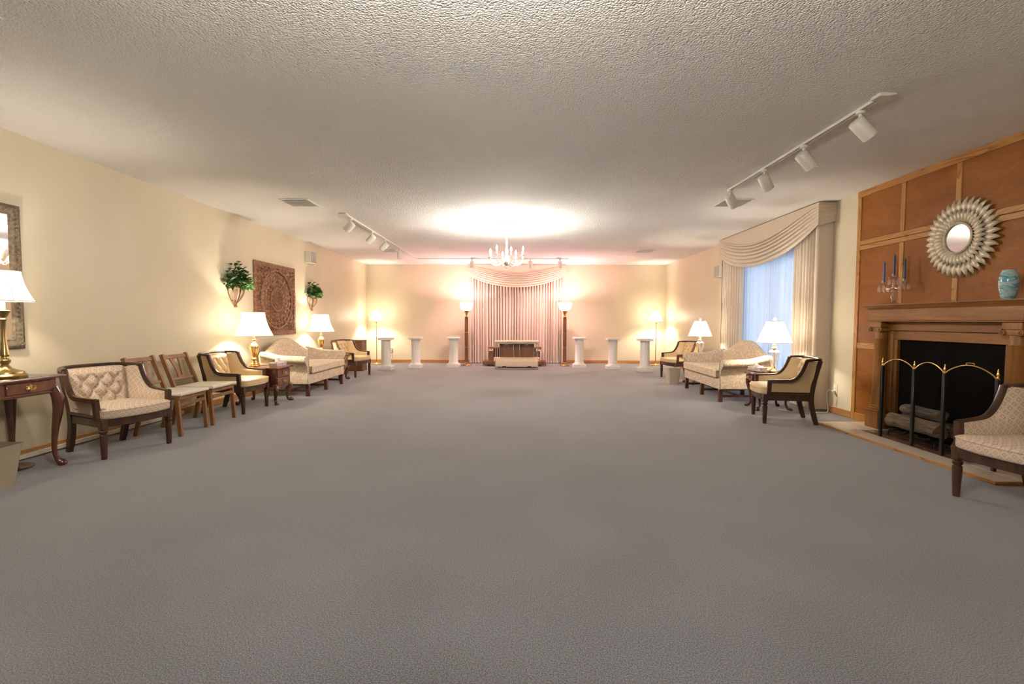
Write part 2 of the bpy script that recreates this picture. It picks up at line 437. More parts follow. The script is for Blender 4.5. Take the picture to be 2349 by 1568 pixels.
# baseboards
def baseboard(name, x0, x1, y0, y1, mat, label):
    mb = MB(); mb.b(x0, x1, y0, y1, 0, .085, .004, 1); struct(name, mb, mat, label)
baseboard('baseboard_left', -HW, -HW+.014, YR, YB, M_base, 'oak baseboard along the left wall')
baseboard('baseboard_back', -HW+.014, HW-.014, YB-.014, YB, M_basex, 'oak baseboard along the far wall')
baseboard('baseboard_right', HW-.014, HW, 5.69, YB-.014, M_base, 'oak baseboard along the window wall')
struct('trim_1', MB().b(-HW+.014, -HW+.032, 1.5, 5.7, .012, .05, .003, 1), M_seatpad, 'cream cable cover fixed along the left baseboard')
struct('trim_2', MB().b(-HW, -HW+.012, YB-.12, YB-.112, .085, HC, 0), M_wall, 'thin joint strip beside the far left corner')

# wood panelled chimney wall (Y 3.10 .. 5.67)
PX = HW
pan = thing('trim_3', 'stained wood panelling behind the fireplace with oak strips', None, (PX, 4.40, 0), -PI/2); pan['kind'] = 'structure'
# local: +x towards camera, -y into the room
PH = 1.275
stx = [-PH+.03, -.62, 0, .62, PH-.03]
rails = [(0, .09), (.855, .925), (2.01, 2.12), (2.63, 2.70)]
cells_z = [(.09, .855), (.925, 2.01), (2.12, 2.63)]
for z0, z1 in cells_z:
    for a, b in zip(stx, stx[1:]):
        MB().b(a+.028, b-.028, -.012, 0, z0, z1).build('panel', M_panel, pan)
for i, x in enumerate(stx):
    if i in (0, 4): MB().b(x-.03, x+.03, -.022, 0, 0, 2.63, .004, 1).build('stile', M_oakz, pan)
    else:
        for z0, z1 in cells_z: MB().b(x-.028, x+.028, -.020, 0, z0, z1, .004, 1).build('stile', M_oakz, pan)
for z0, z1 in rails:
    if z1 == 2.12:
        MB().b(-PH+.06, PH-.06, -.024, 0, z0, (z0+z1)/2-.002, .004, 1).build('rail', M_oakx, pan)
        MB().b(-PH+.06, PH-.06, -.024, 0, (z0+z1)/2+.002, z1, .004, 1).build('rail', M_oakx, pan)
    elif z1 == 2.70: MB().b(-PH, PH, -.026, 0, z0, z1, .004, 1).build('rail', M_oakx, pan)
    else: MB().b(-PH+.06, PH-.06, -.022, 0, z0, z1, .004, 1).build('rail', M_oakx, pan)

# ceiling medallion + vents
med = tag(MB().lathe([(.255, 0), (.255, -.012), (.235, -.022), (.225, -.014), (.06, -.014)], n=48).build('ceiling_medallion', M_white, None), 'round white medallion on the ceiling above the lit chandelier', 'medallion')
med.location = (-.13, 7.46, HC)
MB().tube([(.258*math.cos(2*PI*j/48), .258*math.sin(2*PI*j/48), -.010) for j in range(49)], .007, 6).build('rim_or_edge_shadow', M_cord, med)  # tan ring drawn in for the shadow line around the medallion's edge
def make_vent(loc, label):
    t = thing('ceiling_vent', label, 'vent', loc, 0, 'ceiling air vents')
    a, b, w = .19, .19, .028
    mb = MB(); mb.b(-a, a, -b, -b+w, -.012, 0, .004, 1); mb.b(-a, a, b-w, b, -.012, 0, .004, 1); mb.b(-a, -a+w, -b+w, b-w, -.012, 0, .004, 1); mb.b(a-w, a, -b+w, b-w, -.012, 0, .004, 1)
    mb.build('frame', M_white, t)
    MB().b(-a+w, a-w, -b+w, b-w, -.003, -.001).build('backing', M_grey, t)
    s0 = None
    for i in range(11):
        y = -b+w+.016+i*(2*b-2*w-.032)/10
        if s0 is None:
            s0 = MB().box((0, 0, 0), (2*a-2*w, .022, .003), RX(.7)).build('slat', M_white, t); s0.location = (0, y, -.012)
        else: share(s0, t, (0, y, -.012))
    return t
v0 = make_vent((-2.79, 6.15, HC), 'white ceiling vent left of the near end of the left track')
dup(v0, (-2.77, 10.33, HC), None, 'small white ceiling vent behind the left track spotlights')
dup(v0, (2.81, 6.15, HC), None, 'white ceiling vent above the window swag beyond the right track')
dup(v0, (2.81, 10.33, HC), None, 'small white ceiling vent near the far right corner')
dup(v0, (-2.77, 2.24, HC), None, 'white ceiling vent cut off by the top left picture corner')

# ================================================================== CHAIRS
def make_armchair(name, label, group, m_back, m_seat, m_wing):
    """low tub armchair, front = -y; tufted back, plain wings, dark frame"""
    t = thing(name, label, 'armchair', group=group)
    # seat rail (bow front)
    out = [(-.30, -.24), (-.20, -.275), (0, -.295), (.20, -.275), (.30, -.24), (.265, .05), (.235, .25), (-.235, .25), (-.265, .05)]
    MB().prism(out, lambda a, b, d: (a, b, d), .27, .335).build('seat_rail', M_dwood, t)
    for s in (-1, 1):
        # turned, tapering front leg
        x, y = s*.272, -.236
        mb = MB(); mb.box((x, y, .295), (.052, .052, .09), 0, .004, 1)
        mb.lathe([(.020, 0), (.021, .012), (.028, .19), (.027, .205), (.020, .212), (.028, .222), (.029, .236), (.020, .246), (.024, .252)], (x, y, 0), 14)
        mb.build('leg', M_dwood, t)
        # sabre rear leg + back post in one piece
        pts = spline([(s*.215, .308, 0), (s*.218, .265, .16), (s*.225, .245, .30), (s*.232, .262, .48), (s*.246, .315, .735)], 6)
        MB().sweep(pts, [(-.018, -.022), (.018, -.022), (.018, .022), (-.018, .022)], up=(0, 1, 0), scl=[.95]*3+[1.1]*(len(pts)-3)).build('leg', M_dwood, t)
    post = lambda s, k: Vector((s*lerp(.246, .228, k), lerp(.305, .238, k), lerp(.715, .365, k)))
    arm = {}
    for s in (-1, 1):
        c = spline([(s*.305, .165, .735), (s*.307, .148, .68), (s*.312, .115, .60), (s*.318, .070, .538), (s*.321, .015, .508), (s*.314, -.10, .497), (s*.305, -.205, .492)], 5)
        arm[s] = c
        sec = [(-.017, -.016), (.017, -.016), (.020, 0), (.017, .016), (-.017, .016), (-.020, 0)]
        mb = MB(); mb.sweep(c, sec, up=(s, 0, 0))
        mb.bar((s*.303, -.200, .505), (s*.292, -.205, .33), .036, .040, up=(0, 1, 0))
        mb.build('arm_frame', M_dwood, t)
        MB().bar((s*.292, -.19, .358), (s*.235, .24, .358), .030, .024).build('arm_rail', M_dwood, t)
        # wing: ruled sheet from back post to arm curve
        full = c + [Vector((s*lerp(.303, .293, k), lerp(-.195, -.192, k), lerp(.47, .372, k))) for k in (.33, .66, 1)]
        def fw(u, v, s=s, full=full):
            k = v*(len(full)-1); i = min(int(k), len(full)-2); A = full[i].lerp(full[i+1], k-i)
            A = A + Vector((-s*.004, .012, 0)) if v < .7 else A
            B = post(s, v**1.15); bul = math.sin(PI*u)*.012
            P = B.lerp(A, u); return (P + Vector((-s*bul, 0, 0)), Vector((s, 0, 0)))
        MB().slab(fw, 8, 20, .030).build('wing', m_wing, t)
    # top rail
    tr = spline([(-.305, .168, .735), (-.285, .240, .742), (-.247, .312, .745), (-.15, .325, .752), (.15, .325, .752), (.247, .312, .745), (.285, .240, .742), (.305, .168, .735)], 5)
    MB().sweep(tr, [(-.020, -.012), (.020, -.012), (.022, .004), (.012, .014), (-.012, .014), (-.022, .004)]).build('top_rail', M_dwood, t)
    # tufted back
    PXt, PZt = .52, .42                                   # diamond tuft lattice (in panel units)
    btn = []
    for row, z in enumerate((.27, .48, .69)):
        btn += [(x, z) for x in ((-.52, 0, .52) if row % 2 == 0 else (-.26, .26))]
    def fb(u, v):
        x = lerp(-1, 1, u); zz = v - .27
        a1, b1 = x/PXt + zz/PZt, x/PXt - zz/PZt
        puff = (abs(math.sin(PI*a1))*abs(math.sin(PI*b1)))**.36
        fade = smooth_interp([(0, 0), (.12, 0), (.24, 1), (.74, 1), (.90, 0), (1, 0)], v)*smooth_interp([(0, 1), (.66, 1), (.92, 0), (1, 0)], abs(x))
        puff = lerp(.85, puff, fade)
        edge = min(1, min(u, 1-u)*9, min(v, 1-v)*9)
        X = x*lerp(.226, .244, v); Z = lerp(.36, .733, v); Y = lerp(.225, .302, v) - (.004 + .056*puff)*edge**.6
        return (X, Y, Z)
    mb = MB(); mb.grid(fb, 56, 44)
    mb.grid(lambda u, v: (lerp(-1, 1, u)*lerp(.226, .244, v), lerp(.240, .318, v), lerp(.36, .733, v)), 6, 4)
    bk = mb.build('backrest', m_back, t, sharp=60)
    b0 = None
    for bx, bz in btn:
        p = Vector(fb((bx+1)/2, bz)); 
        if b0 is None: b0 = MB().sphere((0, 0, 0), .011, (1, .6, 1), 8, 5).build('button', m_back, bk); b0.location = p + Vector((0, -.003, 0))
        else: share(b0, bk, p + Vector((0, -.003, 0)))
    # seat cushion
    o2 = spline([(-.285, -.24, 0), (-.15, -.31, 0), (0, -.325, 0), (.15, -.31, 0), (.285, -.24, 0), (.262, .0, 0), (.222, .215, 0), (0, .225, 0), (-.222, .215, 0), (-.262, 0, 0)], 5, True)
    cu = MB().pillow([(p.x, p.y) for p in o2], .335, .418, .016, .022).build('seat_cushion', m_seat, t, sharp=70)
    q = [Vector((p.x*1.003, p.y*1.003, .405)) for p in o2]
    MB().tube(q + [q[0]], .0045, 6).build('piping', m_seat, cu)
    return t

A0 = make_armchair('tub_armchair', 'cream tufted armchair between the folding chair and the brass lamp table', 'cream tufted armchairs', M_tuft, M_tuft, M_tuft)
A0.location = (-3.60, 6.03, 0); A0.rotation_euler[2] = facing(1, 0)
dup(A0, (-3.42, 9.80, 0), facing(.975, -.22), 'cream tufted armchair in the far left corner before the walnut box')
dup(A0, (3.185, 5.59, 0), facing(-.97, .25), 'cream tufted armchair beside the window drapes near the fireplace')
dup(A0, (3.36, 9.62, 0), facing(-.98, -.20), 'cream tufted armchair in the far right corner behind the small bin')
D0 = make_armchair('diamond_armchair', 'diamond patterned tufted armchair beside the mahogany console table', 'diamond patterned armchairs', M_dia_yz, M_dia_xy, M_dia_w)
D0.location = (-3.575, 4.19, 0); D0.rotation_euler[2] = facing(.955, -.295)
dup(D0, (3.28, 2.92, 0), facing(-.985, -.17), 'diamond patterned armchair cut off at the right edge before the hearth')

def make_folding(label):
    t = thing('folding_chair', label, 'chair', group='wooden folding chairs')
    for s in (-1, 1):
        x = s*.190
        MB().bar((x, .205, .40), (x, .345, .785), .040, .026, up=(1, 0, 0), w1=.040).build('back_post', M_fwood, t)
        MB().bar((x, .16, .405), (x, .245, 0), .036, .024, up=(1, 0, 0)).build('leg', M_fwood, t)
        MB().bar((s*.205, -.185, .41), (s*.205, -.215, 0), .036, .030, up=(1, 0, 0)).build('leg', M_fwood, t)
        MB().b(x-.012, x+.012, -.18, .20, .375, .41).build('side_rail', M_fwood, t)
    MB().box((0, .336, .752), (.36, .022, .045), RX(-.35), .004, 1).build('top_rail', M_fwood, t)
    MB().box((0, .248, .505), (.36, .020, .030), RX(-.35), .003, 1).build('cross_rail', M_fwood, t)
    # vase shaped splat with a slot: two mirrored curved strips
    def pt(a, h, d):
        k = (h-.505)/(.752-.505); return (a, lerp(.248, .336, k)+d, lerp(.505, .752, k))
    mb = MB()
    for s in (-1, 1):
        oo = [(.075, .510), (.058, .56), (.060, .62), (.085, .70), (.105, .748)]
        ii = [(.030, .748), (.034, .70), (.026, .64), (.016, .58), (.012, .548), (0, .535), (0, .510)]
        poly = [(s*a, h) for a, h in oo + ii]
        mb.prism(poly, pt, -.006, .006)
    mb.b(-.031, .031, .325, .337, .728, .750)
    mb.build('splat', M_fwood, t)
    MB().b(-.21, .21, -.215, -.19, .365, .405, .003, 1).build('front_rail', M_fwood, t)
    MB().b(-.19, .19, -.212, -.196, .30, .335, .003, 1).build('stretcher', M_fwood, t)
    MB().b(-.19, .19, .17, .188, .30, .335, .003, 1).build('stretcher', M_fwood, t)
    o = [(-.215, -.235), (.215, -.235), (.205, .17), (-.205, .17)]
    o = spline([(-.215, -.20, 0), (-.19, -.237, 0), (.19, -.237, 0), (.215, -.20, 0), (.205, .15, 0), (.18, .172, 0), (-.18, .172, 0), (-.205, .15, 0)], 3, True)
    MB().pillow([(p.x, p.y) for p in o], .408, .438, .008, .010).build('seat', M_seatpad, t, sharp=60)
    for s in (-1, 1):
        MB().bar((s*.17, -.15, .375), (-s*.10, .13, .31), .018, .005).build('brace', M_black, t)
    return t
f0 = make_folding('wooden folding chair with ivory seat next to the diamond patterned armchair')
f0.location = (-3.565, 4.84, 0); f0.rotation_euler[2] = facing(1, .03)
dup(f0, (-3.565, 5.345, 0), facing(1, .02), 'wooden folding chair with ivory seat next to the cream tufted armchair')

# ================================================================== SOFAS
def make_sofa(label):
    t = thing('camelback_sofa', label, 'sofa', group='camelback damask sofas')
    HWs = .70; DF, DBk = -.42, .36      # front / back in y
    # base
    mb = MB(); mb.b(-.735, .735, DF+.02, DBk-.04, .185, .345, .015); mb.build('base', M_damask, t)
    # back: loft of rounded sections across x
    secs = []
    n = 44
    for i in range(n+1):
        x = lerp(-.74, .74, i/n); zt = smooth_interp([(0, .872), (.06, .871), (.74, .668)], abs(x))
        lean, th, ring = .10, .125, [(x, .175, .30)]
        for k in range(15):
            a = PI*k/14
            ring.append((x, .235 + lean*(zt-.32)/.55 - math.cos(a)*th/2, zt - .055 + .055*math.sin(a)))
        secs.append(ring + [(x, .30, .19)])
    mb = MB(); mb.rings(secs); mb.build('backrest', M_damask, t, sharp=60)
    # arms
    for s in (-1, 1):
        R = []
        m = 16
        for i in range(m+1):
            k = i/m; y = lerp(.30, DF+.035, k)
            zt = smooth_interp([(0, .690), (.55, .628), (1, .622)], k)
            rr = lerp(.048, .062, k); cx = .762 + .012*k
            ring = []
            # profile (x outward positive): inner foot, inner side, roll, neck, outer foot
            ring.append((.640, .20)); ring.append((.655, .40)); ring.append((.672, zt-rr*1.6))
            for q in range(13):
                a = PI*1.02 - q*(PI*1.50)/12
                ring.append((cx + rr*math.cos(a)*1.25, zt - rr + rr*math.sin(a)))
            ring.append((.748, zt-rr*2.1)); ring.append((.735, .42)); ring.append((.748, .30)); ring.append((.752, .20))
            R.append([(s*a, y, b) for a, b in ring])
        ar = MB(); ar.rings(R); ao = ar.build('arm', M_damask, t, sharp=60)
        # scroll disc on the arm front
        mb = MB(); mb.tube([(s*.775, DF+.036, .560), (s*.775, DF+.024, .560)], [.058, .048], 20, up=(0, 0, 1)); mb.build('scroll', M_damask, ao)
        pts = spline([(s*.655, DF+.036, .21), (s*.668, DF+.03, .40), (s*.690, DF+.03, .50), (s*.702, DF+.03, .565), (s*.740, DF+.03, .612), (s*.79, DF+.03, .618), (s*.838, DF+.03, .585), (s*.842, DF+.03, .545), (s*.80, DF+.03, .505), (s*.752, DF+.03, .46), (s*.742, DF+.03, .36), (s*.75, DF+.036, .21)], 4)
        MB().tube(pts, .006, 6).build('piping', M_damask, ao)
    # seat cushion with T front
    o = [(-.648, .17), (-.648, DF+.04), (-.652, DF), (-.63, DF-.02), (0, DF-.025), (.63, DF-.02), (.652, DF), (.648, DF+.04), (.648, .17), (0, .18)]
    o = spline([(a, b, 0) for a, b in o], 4, True)
    cu = MB().pillow([(p.x, p.y) for p in o], .35, .462, .026, .022).build('seat_cushion', M_damask, t, sharp=70)
    q = [Vector((p.x*.998, p.y*.998, .447)) for p in o]; MB().tube(q+[q[0]], .005, 6).build('piping', M_damask, cu)
    q = [Vector((p.x*.998, p.y*.998, .368)) for p in o]; MB().tube(q+[q[0]], .005, 6).build('piping', M_damask, cu)
    # legs and stretchers
    for x in (-.69, 0, .69):
        for y in (DF+.05, .27):
            MB().b(x-.026, x+.026, y-.026, y+.026, 0, .19, .003, 1).build('leg', M_mahogz, t)
        MB().b(x-.012, x+.012, DF+.07, .25, .07, .10).build('stretcher', M_mahogz, t)
    MB().b(-.68, .68, -.10, -.074, .07, .10).build('stretcher', M_mahog, t)
    return t
S0 = make_sofa('camelback floral sofa below the carved wood panel')
S0.location = (-3.55, 7.845, 0); S0.rotation_euler[2] = facing(1, 0)
dup(S0, (3.37, 7.495, 0), facing(-1, .01), 'camelback floral sofa in front of the sheer curtained window')

# ================================================================== TABLES
def cabriole(mb, x, y, h, dx, dy, r=.030):
    """cabriole leg from knee (top) to pad foot, bowing towards (dx,dy)"""
    P = [(x, y, h), (x+.022*dx, y+.022*dy, h*.86), (x+.020*dx, y+.020*dy, h*.70), (x+.002*dx, y+.002*dy, h*.45), (x-.006*dx, y-.006*dy, h*.22), (x+.008*dx, y+.008*dy, h*.09), (x+.030*dx, y+.030*dy, .022), (x+.040*dx, y+.040*dy, .0)]
    rr = [r*.95, r*1.12, r*.95, r*.66, r*.50, r*.52, r*.85, r*.75]
    pts = spline(P, 4); rad = spline([(a, 0, 0) for a in rr], 4)
    mb.tube(pts, [p.x for p in rad], 10)
    return mb
def pull(parent, x, y, z, w=.075):
    """bat-wing brass plate with bail handle, facing -y"""
    mb = MB()
    poly = [(-.5, .0), (-.36, .22), (-.2, .16), (0, .36), (.2, .16), (.36, .22), (.5, 0), (.34, -.24), (.16, -.2), (0, -.4), (-.16, -.2), (-.34, -.24)]
    mb.prism([(a*w, b*w*.9) for a, b in poly], lambda a, b, d: (x+a, y+d, z+b), 0, -.004)
    for s in (-1, 1): mb.sphere((x+s*w*.30, y-.010, z+w*.06), .006, n=8, m=5)
    mb.tube(spline([(x-w*.30, y-.012, z+w*.06), (x-w*.28, y-.018, z-w*.12), (x, y-.020, z-w*.24), (x+w*.28, y-.018, z-w*.12), (x+w*.30, y-.012, z+w*.06)], 4), .0035, 6)
    return mb.build('pull', M_brass, parent)
def make_end_table(label):
    """two drawer end table, narrow front = -y"""
    t = thing('drawer_end_table', label, 'end table', group='two drawer end tables')
    w, d, h = .46, .62, .515
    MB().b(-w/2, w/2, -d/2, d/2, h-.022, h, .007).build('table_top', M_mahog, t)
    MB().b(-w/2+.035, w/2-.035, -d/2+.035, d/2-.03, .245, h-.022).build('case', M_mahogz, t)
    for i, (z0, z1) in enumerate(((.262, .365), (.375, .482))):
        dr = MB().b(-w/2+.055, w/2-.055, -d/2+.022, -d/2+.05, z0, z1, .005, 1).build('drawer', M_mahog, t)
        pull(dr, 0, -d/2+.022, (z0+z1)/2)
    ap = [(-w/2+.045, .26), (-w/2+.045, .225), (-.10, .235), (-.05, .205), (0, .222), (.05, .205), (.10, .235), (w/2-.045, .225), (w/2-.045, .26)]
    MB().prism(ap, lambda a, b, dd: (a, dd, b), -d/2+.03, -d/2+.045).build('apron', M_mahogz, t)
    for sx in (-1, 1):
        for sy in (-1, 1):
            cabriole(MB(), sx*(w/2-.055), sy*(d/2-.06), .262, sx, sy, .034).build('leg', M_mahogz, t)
    return t
T0 = make_end_table('two drawer mahogany end table beside the near end of the left sofa')
T0.location = (-3.555, 6.60, 0); T0.rotation_euler[2] = facing(1, 0)
T1 = dup(T0, (-3.60, 9.07, 0), facing(1, 0), 'two drawer mahogany end table at the far end of the left sofa')

def make_oval_table(label):
    t = thing('oval_end_table', label, 'end table', group='glass topped oval end tables')
    rx, ry, h = .27, .30, .495
    MB().lathe([(.97, -.022), (1.0, -.016), (1.0, -.006), (.985, 0)], (0, 0, h-.006), 48, rx, ry).build('table_top', M_mahog, t)
    MB().lathe([(.95, 0), (.955, .003), (.95, .006)], (0, 0, h-.006), 48, rx, ry).build('glass_sheet', M_crystal, t)
    MB().lathe([(.80, .375), (.80, h-.028)], (0, 0, 0), 40, rx, ry).build('apron', M_mahogz, t)
    dr = MB().b(-.105, .105, -ry*.80-.012, -ry*.80+.03, .392, .452, .004, 1).build('drawer', M_mahog, t)
    pull(dr, 0, -ry*.80-.012, .424, .055)
    for a in (45, 135, 225, 315):
        c, s = math.cos(math.radians(a)), math.sin(math.radians(a))
        cabriole(MB(), rx*.78*c, ry*.80*s, .44, 1.5*c, 1.5*s, .032).build('leg', M_mahogz, t)
    return t
O0 = make_oval_table('oval glass topped end table between the right sofa and the near armchair')
O0.location = (3.42, 6.315, 0); O0.rotation_euler[2] = facing(-1, .1)
dup(O0, (3.46, 8.82, 0), facing(-1, -.1), 'oval glass topped end table behind the small beige bin')

# console table (cut off by the left edge)
ct = thing('console_table', 'mahogany console table with cabriole legs cut off at the left edge', 'console table', (-3.835, 3.10, 0), facing(1, 0))
L = 1.28; d = .46; h = .735
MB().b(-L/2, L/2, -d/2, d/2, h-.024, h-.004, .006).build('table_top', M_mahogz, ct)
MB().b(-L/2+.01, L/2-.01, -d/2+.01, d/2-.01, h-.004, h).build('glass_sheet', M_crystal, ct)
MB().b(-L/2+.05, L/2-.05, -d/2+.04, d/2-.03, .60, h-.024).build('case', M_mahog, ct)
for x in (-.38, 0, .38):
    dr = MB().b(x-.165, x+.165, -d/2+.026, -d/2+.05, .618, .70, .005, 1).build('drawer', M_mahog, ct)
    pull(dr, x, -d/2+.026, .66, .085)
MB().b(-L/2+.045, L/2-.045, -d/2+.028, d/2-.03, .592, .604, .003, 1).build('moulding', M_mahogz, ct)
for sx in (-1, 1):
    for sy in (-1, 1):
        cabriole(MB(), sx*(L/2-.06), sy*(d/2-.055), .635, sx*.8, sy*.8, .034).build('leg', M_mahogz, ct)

# ================================================================== LAMPS
def ribs_of(parent, prof, n, r, mat, off=0):
    for k in range(n):
        a = 2*PI*(k+.5)/n + off
        pts = [((rr+.001)*math.cos(a), (rr+.001)*math.sin(a), z) for rr, z in prof]
        MB().tube(pts, r, 5).build('seam', mat, parent)
def make_bell_shade(t, r0, r1, z0, z1, mat, n=8):
    prof = []
    for i in range(13):
        k = i/12; r = r1 + (r0-r1)*((1-k)**1.75); prof.append((r, lerp(z0, z1, k)))
    mb = MB(); mb.lathe(prof, n=48, cap0=False, cap1=False)
    sh = mb.build('lamp_shade', mat, t, sharp=80)
    ribs_of(sh, prof, n, .0022, M_cord)
    for r, z in ((r0, z0), (r1, z1)):
        pts = [((r+.001)*math.cos(2*PI*j/40), (r+.001)*math.sin(2*PI*j/40), z) for j in range(41)]
        MB().tube(pts, .003, 5).build('trim_band', M_cord, sh)
    # spider that carries the shade
    mb = MB()
    for k in range(3):
        a = 2*PI*k/3; mb.tube([(0, 0, z1-.02), (r1*.99*math.cos(a), r1*.99*math.sin(a), z1-.005)], .002, 5)
    mb.build('shade_fitting', M_brass, sh)
    return sh
def make_brass_lamp(label, loc):
    t = thing('brass_table_lamp', label, 'table lamp', loc, group='brass table lamps')
    MB().lathe([(.075, 0), (.078, .008), (.070, .014), (.072, .028), (.052, .040), (.030, .055), (.024, .075), (.036, .088), (.040, .100), (.028, .112), (.022, .125), (.034, .15), (.048, .20), (.056, .25), (.060, .262), (.056, .275)], n=28).build('base', M_brass, t)
    MB().lathe([(.062, .270), (.066, .282), (.060, .296), (.042, .318), (.022, .336), (.014, .350), (.020, .362), (.028, .372), (.016, .385), (.012, .44)], n=28).build('neck', M_brass, t)
    MB().tube([(0, 0, .44), (0, 0, .755)], .004, 6).build('harp', M_brass, t)
    MB().lathe([(.006, .755), (.012, .765), (.008, .778), (.003, .792)], n=12).build('finial', M_brass, t)
    make_bell_shade(t, .250, .145, .432, .765, M_shade)
    bulb('bulb_light', t, (.0, .03, .60), E_BRASS, WARM)
    return t
B0 = make_brass_lamp('brass table lamp with white bell shade beside the near end of the left sofa', (-3.72, 6.66, .515))
dup(B0, (-3.78, 9.10, .515), 0, 'brass table lamp with white bell shade at the far end of the left sofa')

# tall candlestick lamp on the console
t = thing('candlestick_lamp', 'tall brass candlestick lamp on the console at the left edge', 'table lamp', (-3.84, 3.50, .736))
MB().lathe([(.120, 0), (.124, .010), (.116, .020), (.106, .026), (.104, .040), (.070, .052), (.040, .066), (.026, .085), (.020, .10)], n=36).build('base', M_abrass, t)
MB().lathe([(.020, .095), (.032, .112), (.034, .128), (.022, .142), (.020, .152), (.030, .168), (.026, .20), (.018, .25), (.016, .34), (.017, .42), (.024, .436), (.018, .446), (.026, .458), (.040, .490), (.044, .500), (.030, .506)], n=24).build('stem', M_abrass, t)
MB().lathe([(.017, .505), (.017, .60)], n=16).build('candle_sleeve', M_candle, t)
make_bell_shade(t, .178, .108, .575, .800, M_shade, 8)
bulb('bulb_light', t, (0, 0, .70), E_BRASS*.55, WARM)

def make_crystal_lamp(label, loc):
    t = thing('crystal_table_lamp', label, 'table lamp', loc, group='crystal table lamps')
    MB().lathe([(.070, 0), (.072, .010), (.052, .022), (.030, .034), (.020, .052), (.018, .075)], n=24).build('foot', M_brass, t)
    # cut glass urn with vertical facets
    prof = [(.020, .072), (.034, .085), (.046, .13), (.062, .19), (.072, .235), (.070, .262), (.048, .285), (.030, .298), (.034, .310)]
    R = []
    for r, z in prof: R.append([(r*(1+.07*(-1)**j)*math.cos(2*PI*j/24), r*(1+.07*(-1)**j)*math.sin(2*PI*j/24), z) for j in range(24)])
    mb = MB(); mb.rings(R); mb.build('urn', M_crystal, t, smooth=False)
    MB().lathe([(.012, .072), (.012, .31)], n=10).build('rod', M_silver, t)
    MB().lathe([(.032, .306), (.040, .318), (.024, .332), (.016, .345), (.026, .358), (.014, .37), (.010, .43)], n=24).build('cap', M_brass, t)
    # panelled shade: straight six sided flare with rounded panels
    n = 48; r0, r1, z0, z1 = .215, .100, .390, .675
    def f(u, v):
        a = 2*PI*u; r = lerp(r0, r1, v); k = 1 - .045*abs(math.sin(4*a))**.5*(-1) - .045
        return (r*k*math.cos(a), r*k*math.sin(a), lerp(z0, z1, v))
    sh = MB().grid(f, 96, 6, True).build('lamp_shade', M_shade2, t, sharp=80)
    for k in range(8):
        a = 2*PI*k/8
        MB().tube([(.955*lerp(r0, r1, v)*math.cos(a), .955*lerp(r0, r1, v)*math.sin(a), lerp(z0, z1, v)) for v in (0, .5, 1)], .004, 5).build('pleat', M_shade2, sh)
    for r, z in ((r0*.985, z0), (r1*.985, z1)):
        MB().tube([(r*math.cos(2*PI*j/40), r*math.sin(2*PI*j/40), z) for j in range(41)], .0035, 5).build('trim_band', M_cord, sh)
    MB().tube([(0, 0, .43), (0, 0, .69)], .003, 6).build('harp', M_brass, t)
    MB().lathe([(.006, .685), (.020, .695), (.022, .710), (.014, .722), (.004, .728)], n=14).build('finial', M_shade2, t)
    bulb('bulb_light', t, (0, .02, .54), E_GLASS, WARM2)
    return t
G0 = make_crystal_lamp('crystal table lamp with pleated shade next to the near right armchair', (3.50, 6.34, .497))
dup(G0, (3.51, 8.93, .497), 0, 'crystal table lamp with pleated shade beyond the right sofa')

def make_floor_lamp(label, loc, side):
    t = thing('floor_lamp', label, 'floor lamp', loc, group='corner floor lamps')
    MB().lathe([(.125, 0), (.128, .012), (.118, .022), (.03, .030), (.012, .05)], n=32).build('base', M_brass, t)
    MB().lathe([(.009, .04), (.009, .70), (.013, .705), (.013, .725), (.009, .73), (.008, 1.12)], n=12).build('pole', M_abrass, t)
    MB().lathe([(.016, 1.10), (.022, 1.12), (.022, 1.16), (.012, 1.18)], n=16).build('socket', M_brass, t)
    MB().tube([(0, 0, 1.13), (side*.05, -.02, 1.13)], .006, 8).build('switch', M_brass, t)
    prof = [(.172, 1.165), (.060, 1.42)]
    sh = MB().lathe(prof, n=40, cap0=False, cap1=False).build('lamp_shade', M_shade, t, sharp=80)
    MB().tube([(.172*math.cos(2*PI*j/40), .172*math.sin(2*PI*j/40), 1.165) for j in range(41)], .003, 5).build('trim_band', M_cord, sh)
    MB().tube([(0, 0, 1.18), (0, 0, 1.42)], .003, 6).build('harp', M_brass, t)
    bulb('bulb_light', t, (0, 0, 1.28), E_FLOOR, WARM2)
    return t
F0 = make_floor_lamp('brass floor lamp with white shade in the far left corner', (-3.69, 12.42, 0), 1)
make_floor_lamp('brass floor lamp with white shade in the far right corner', (3.71, 12.42, 0), -1)

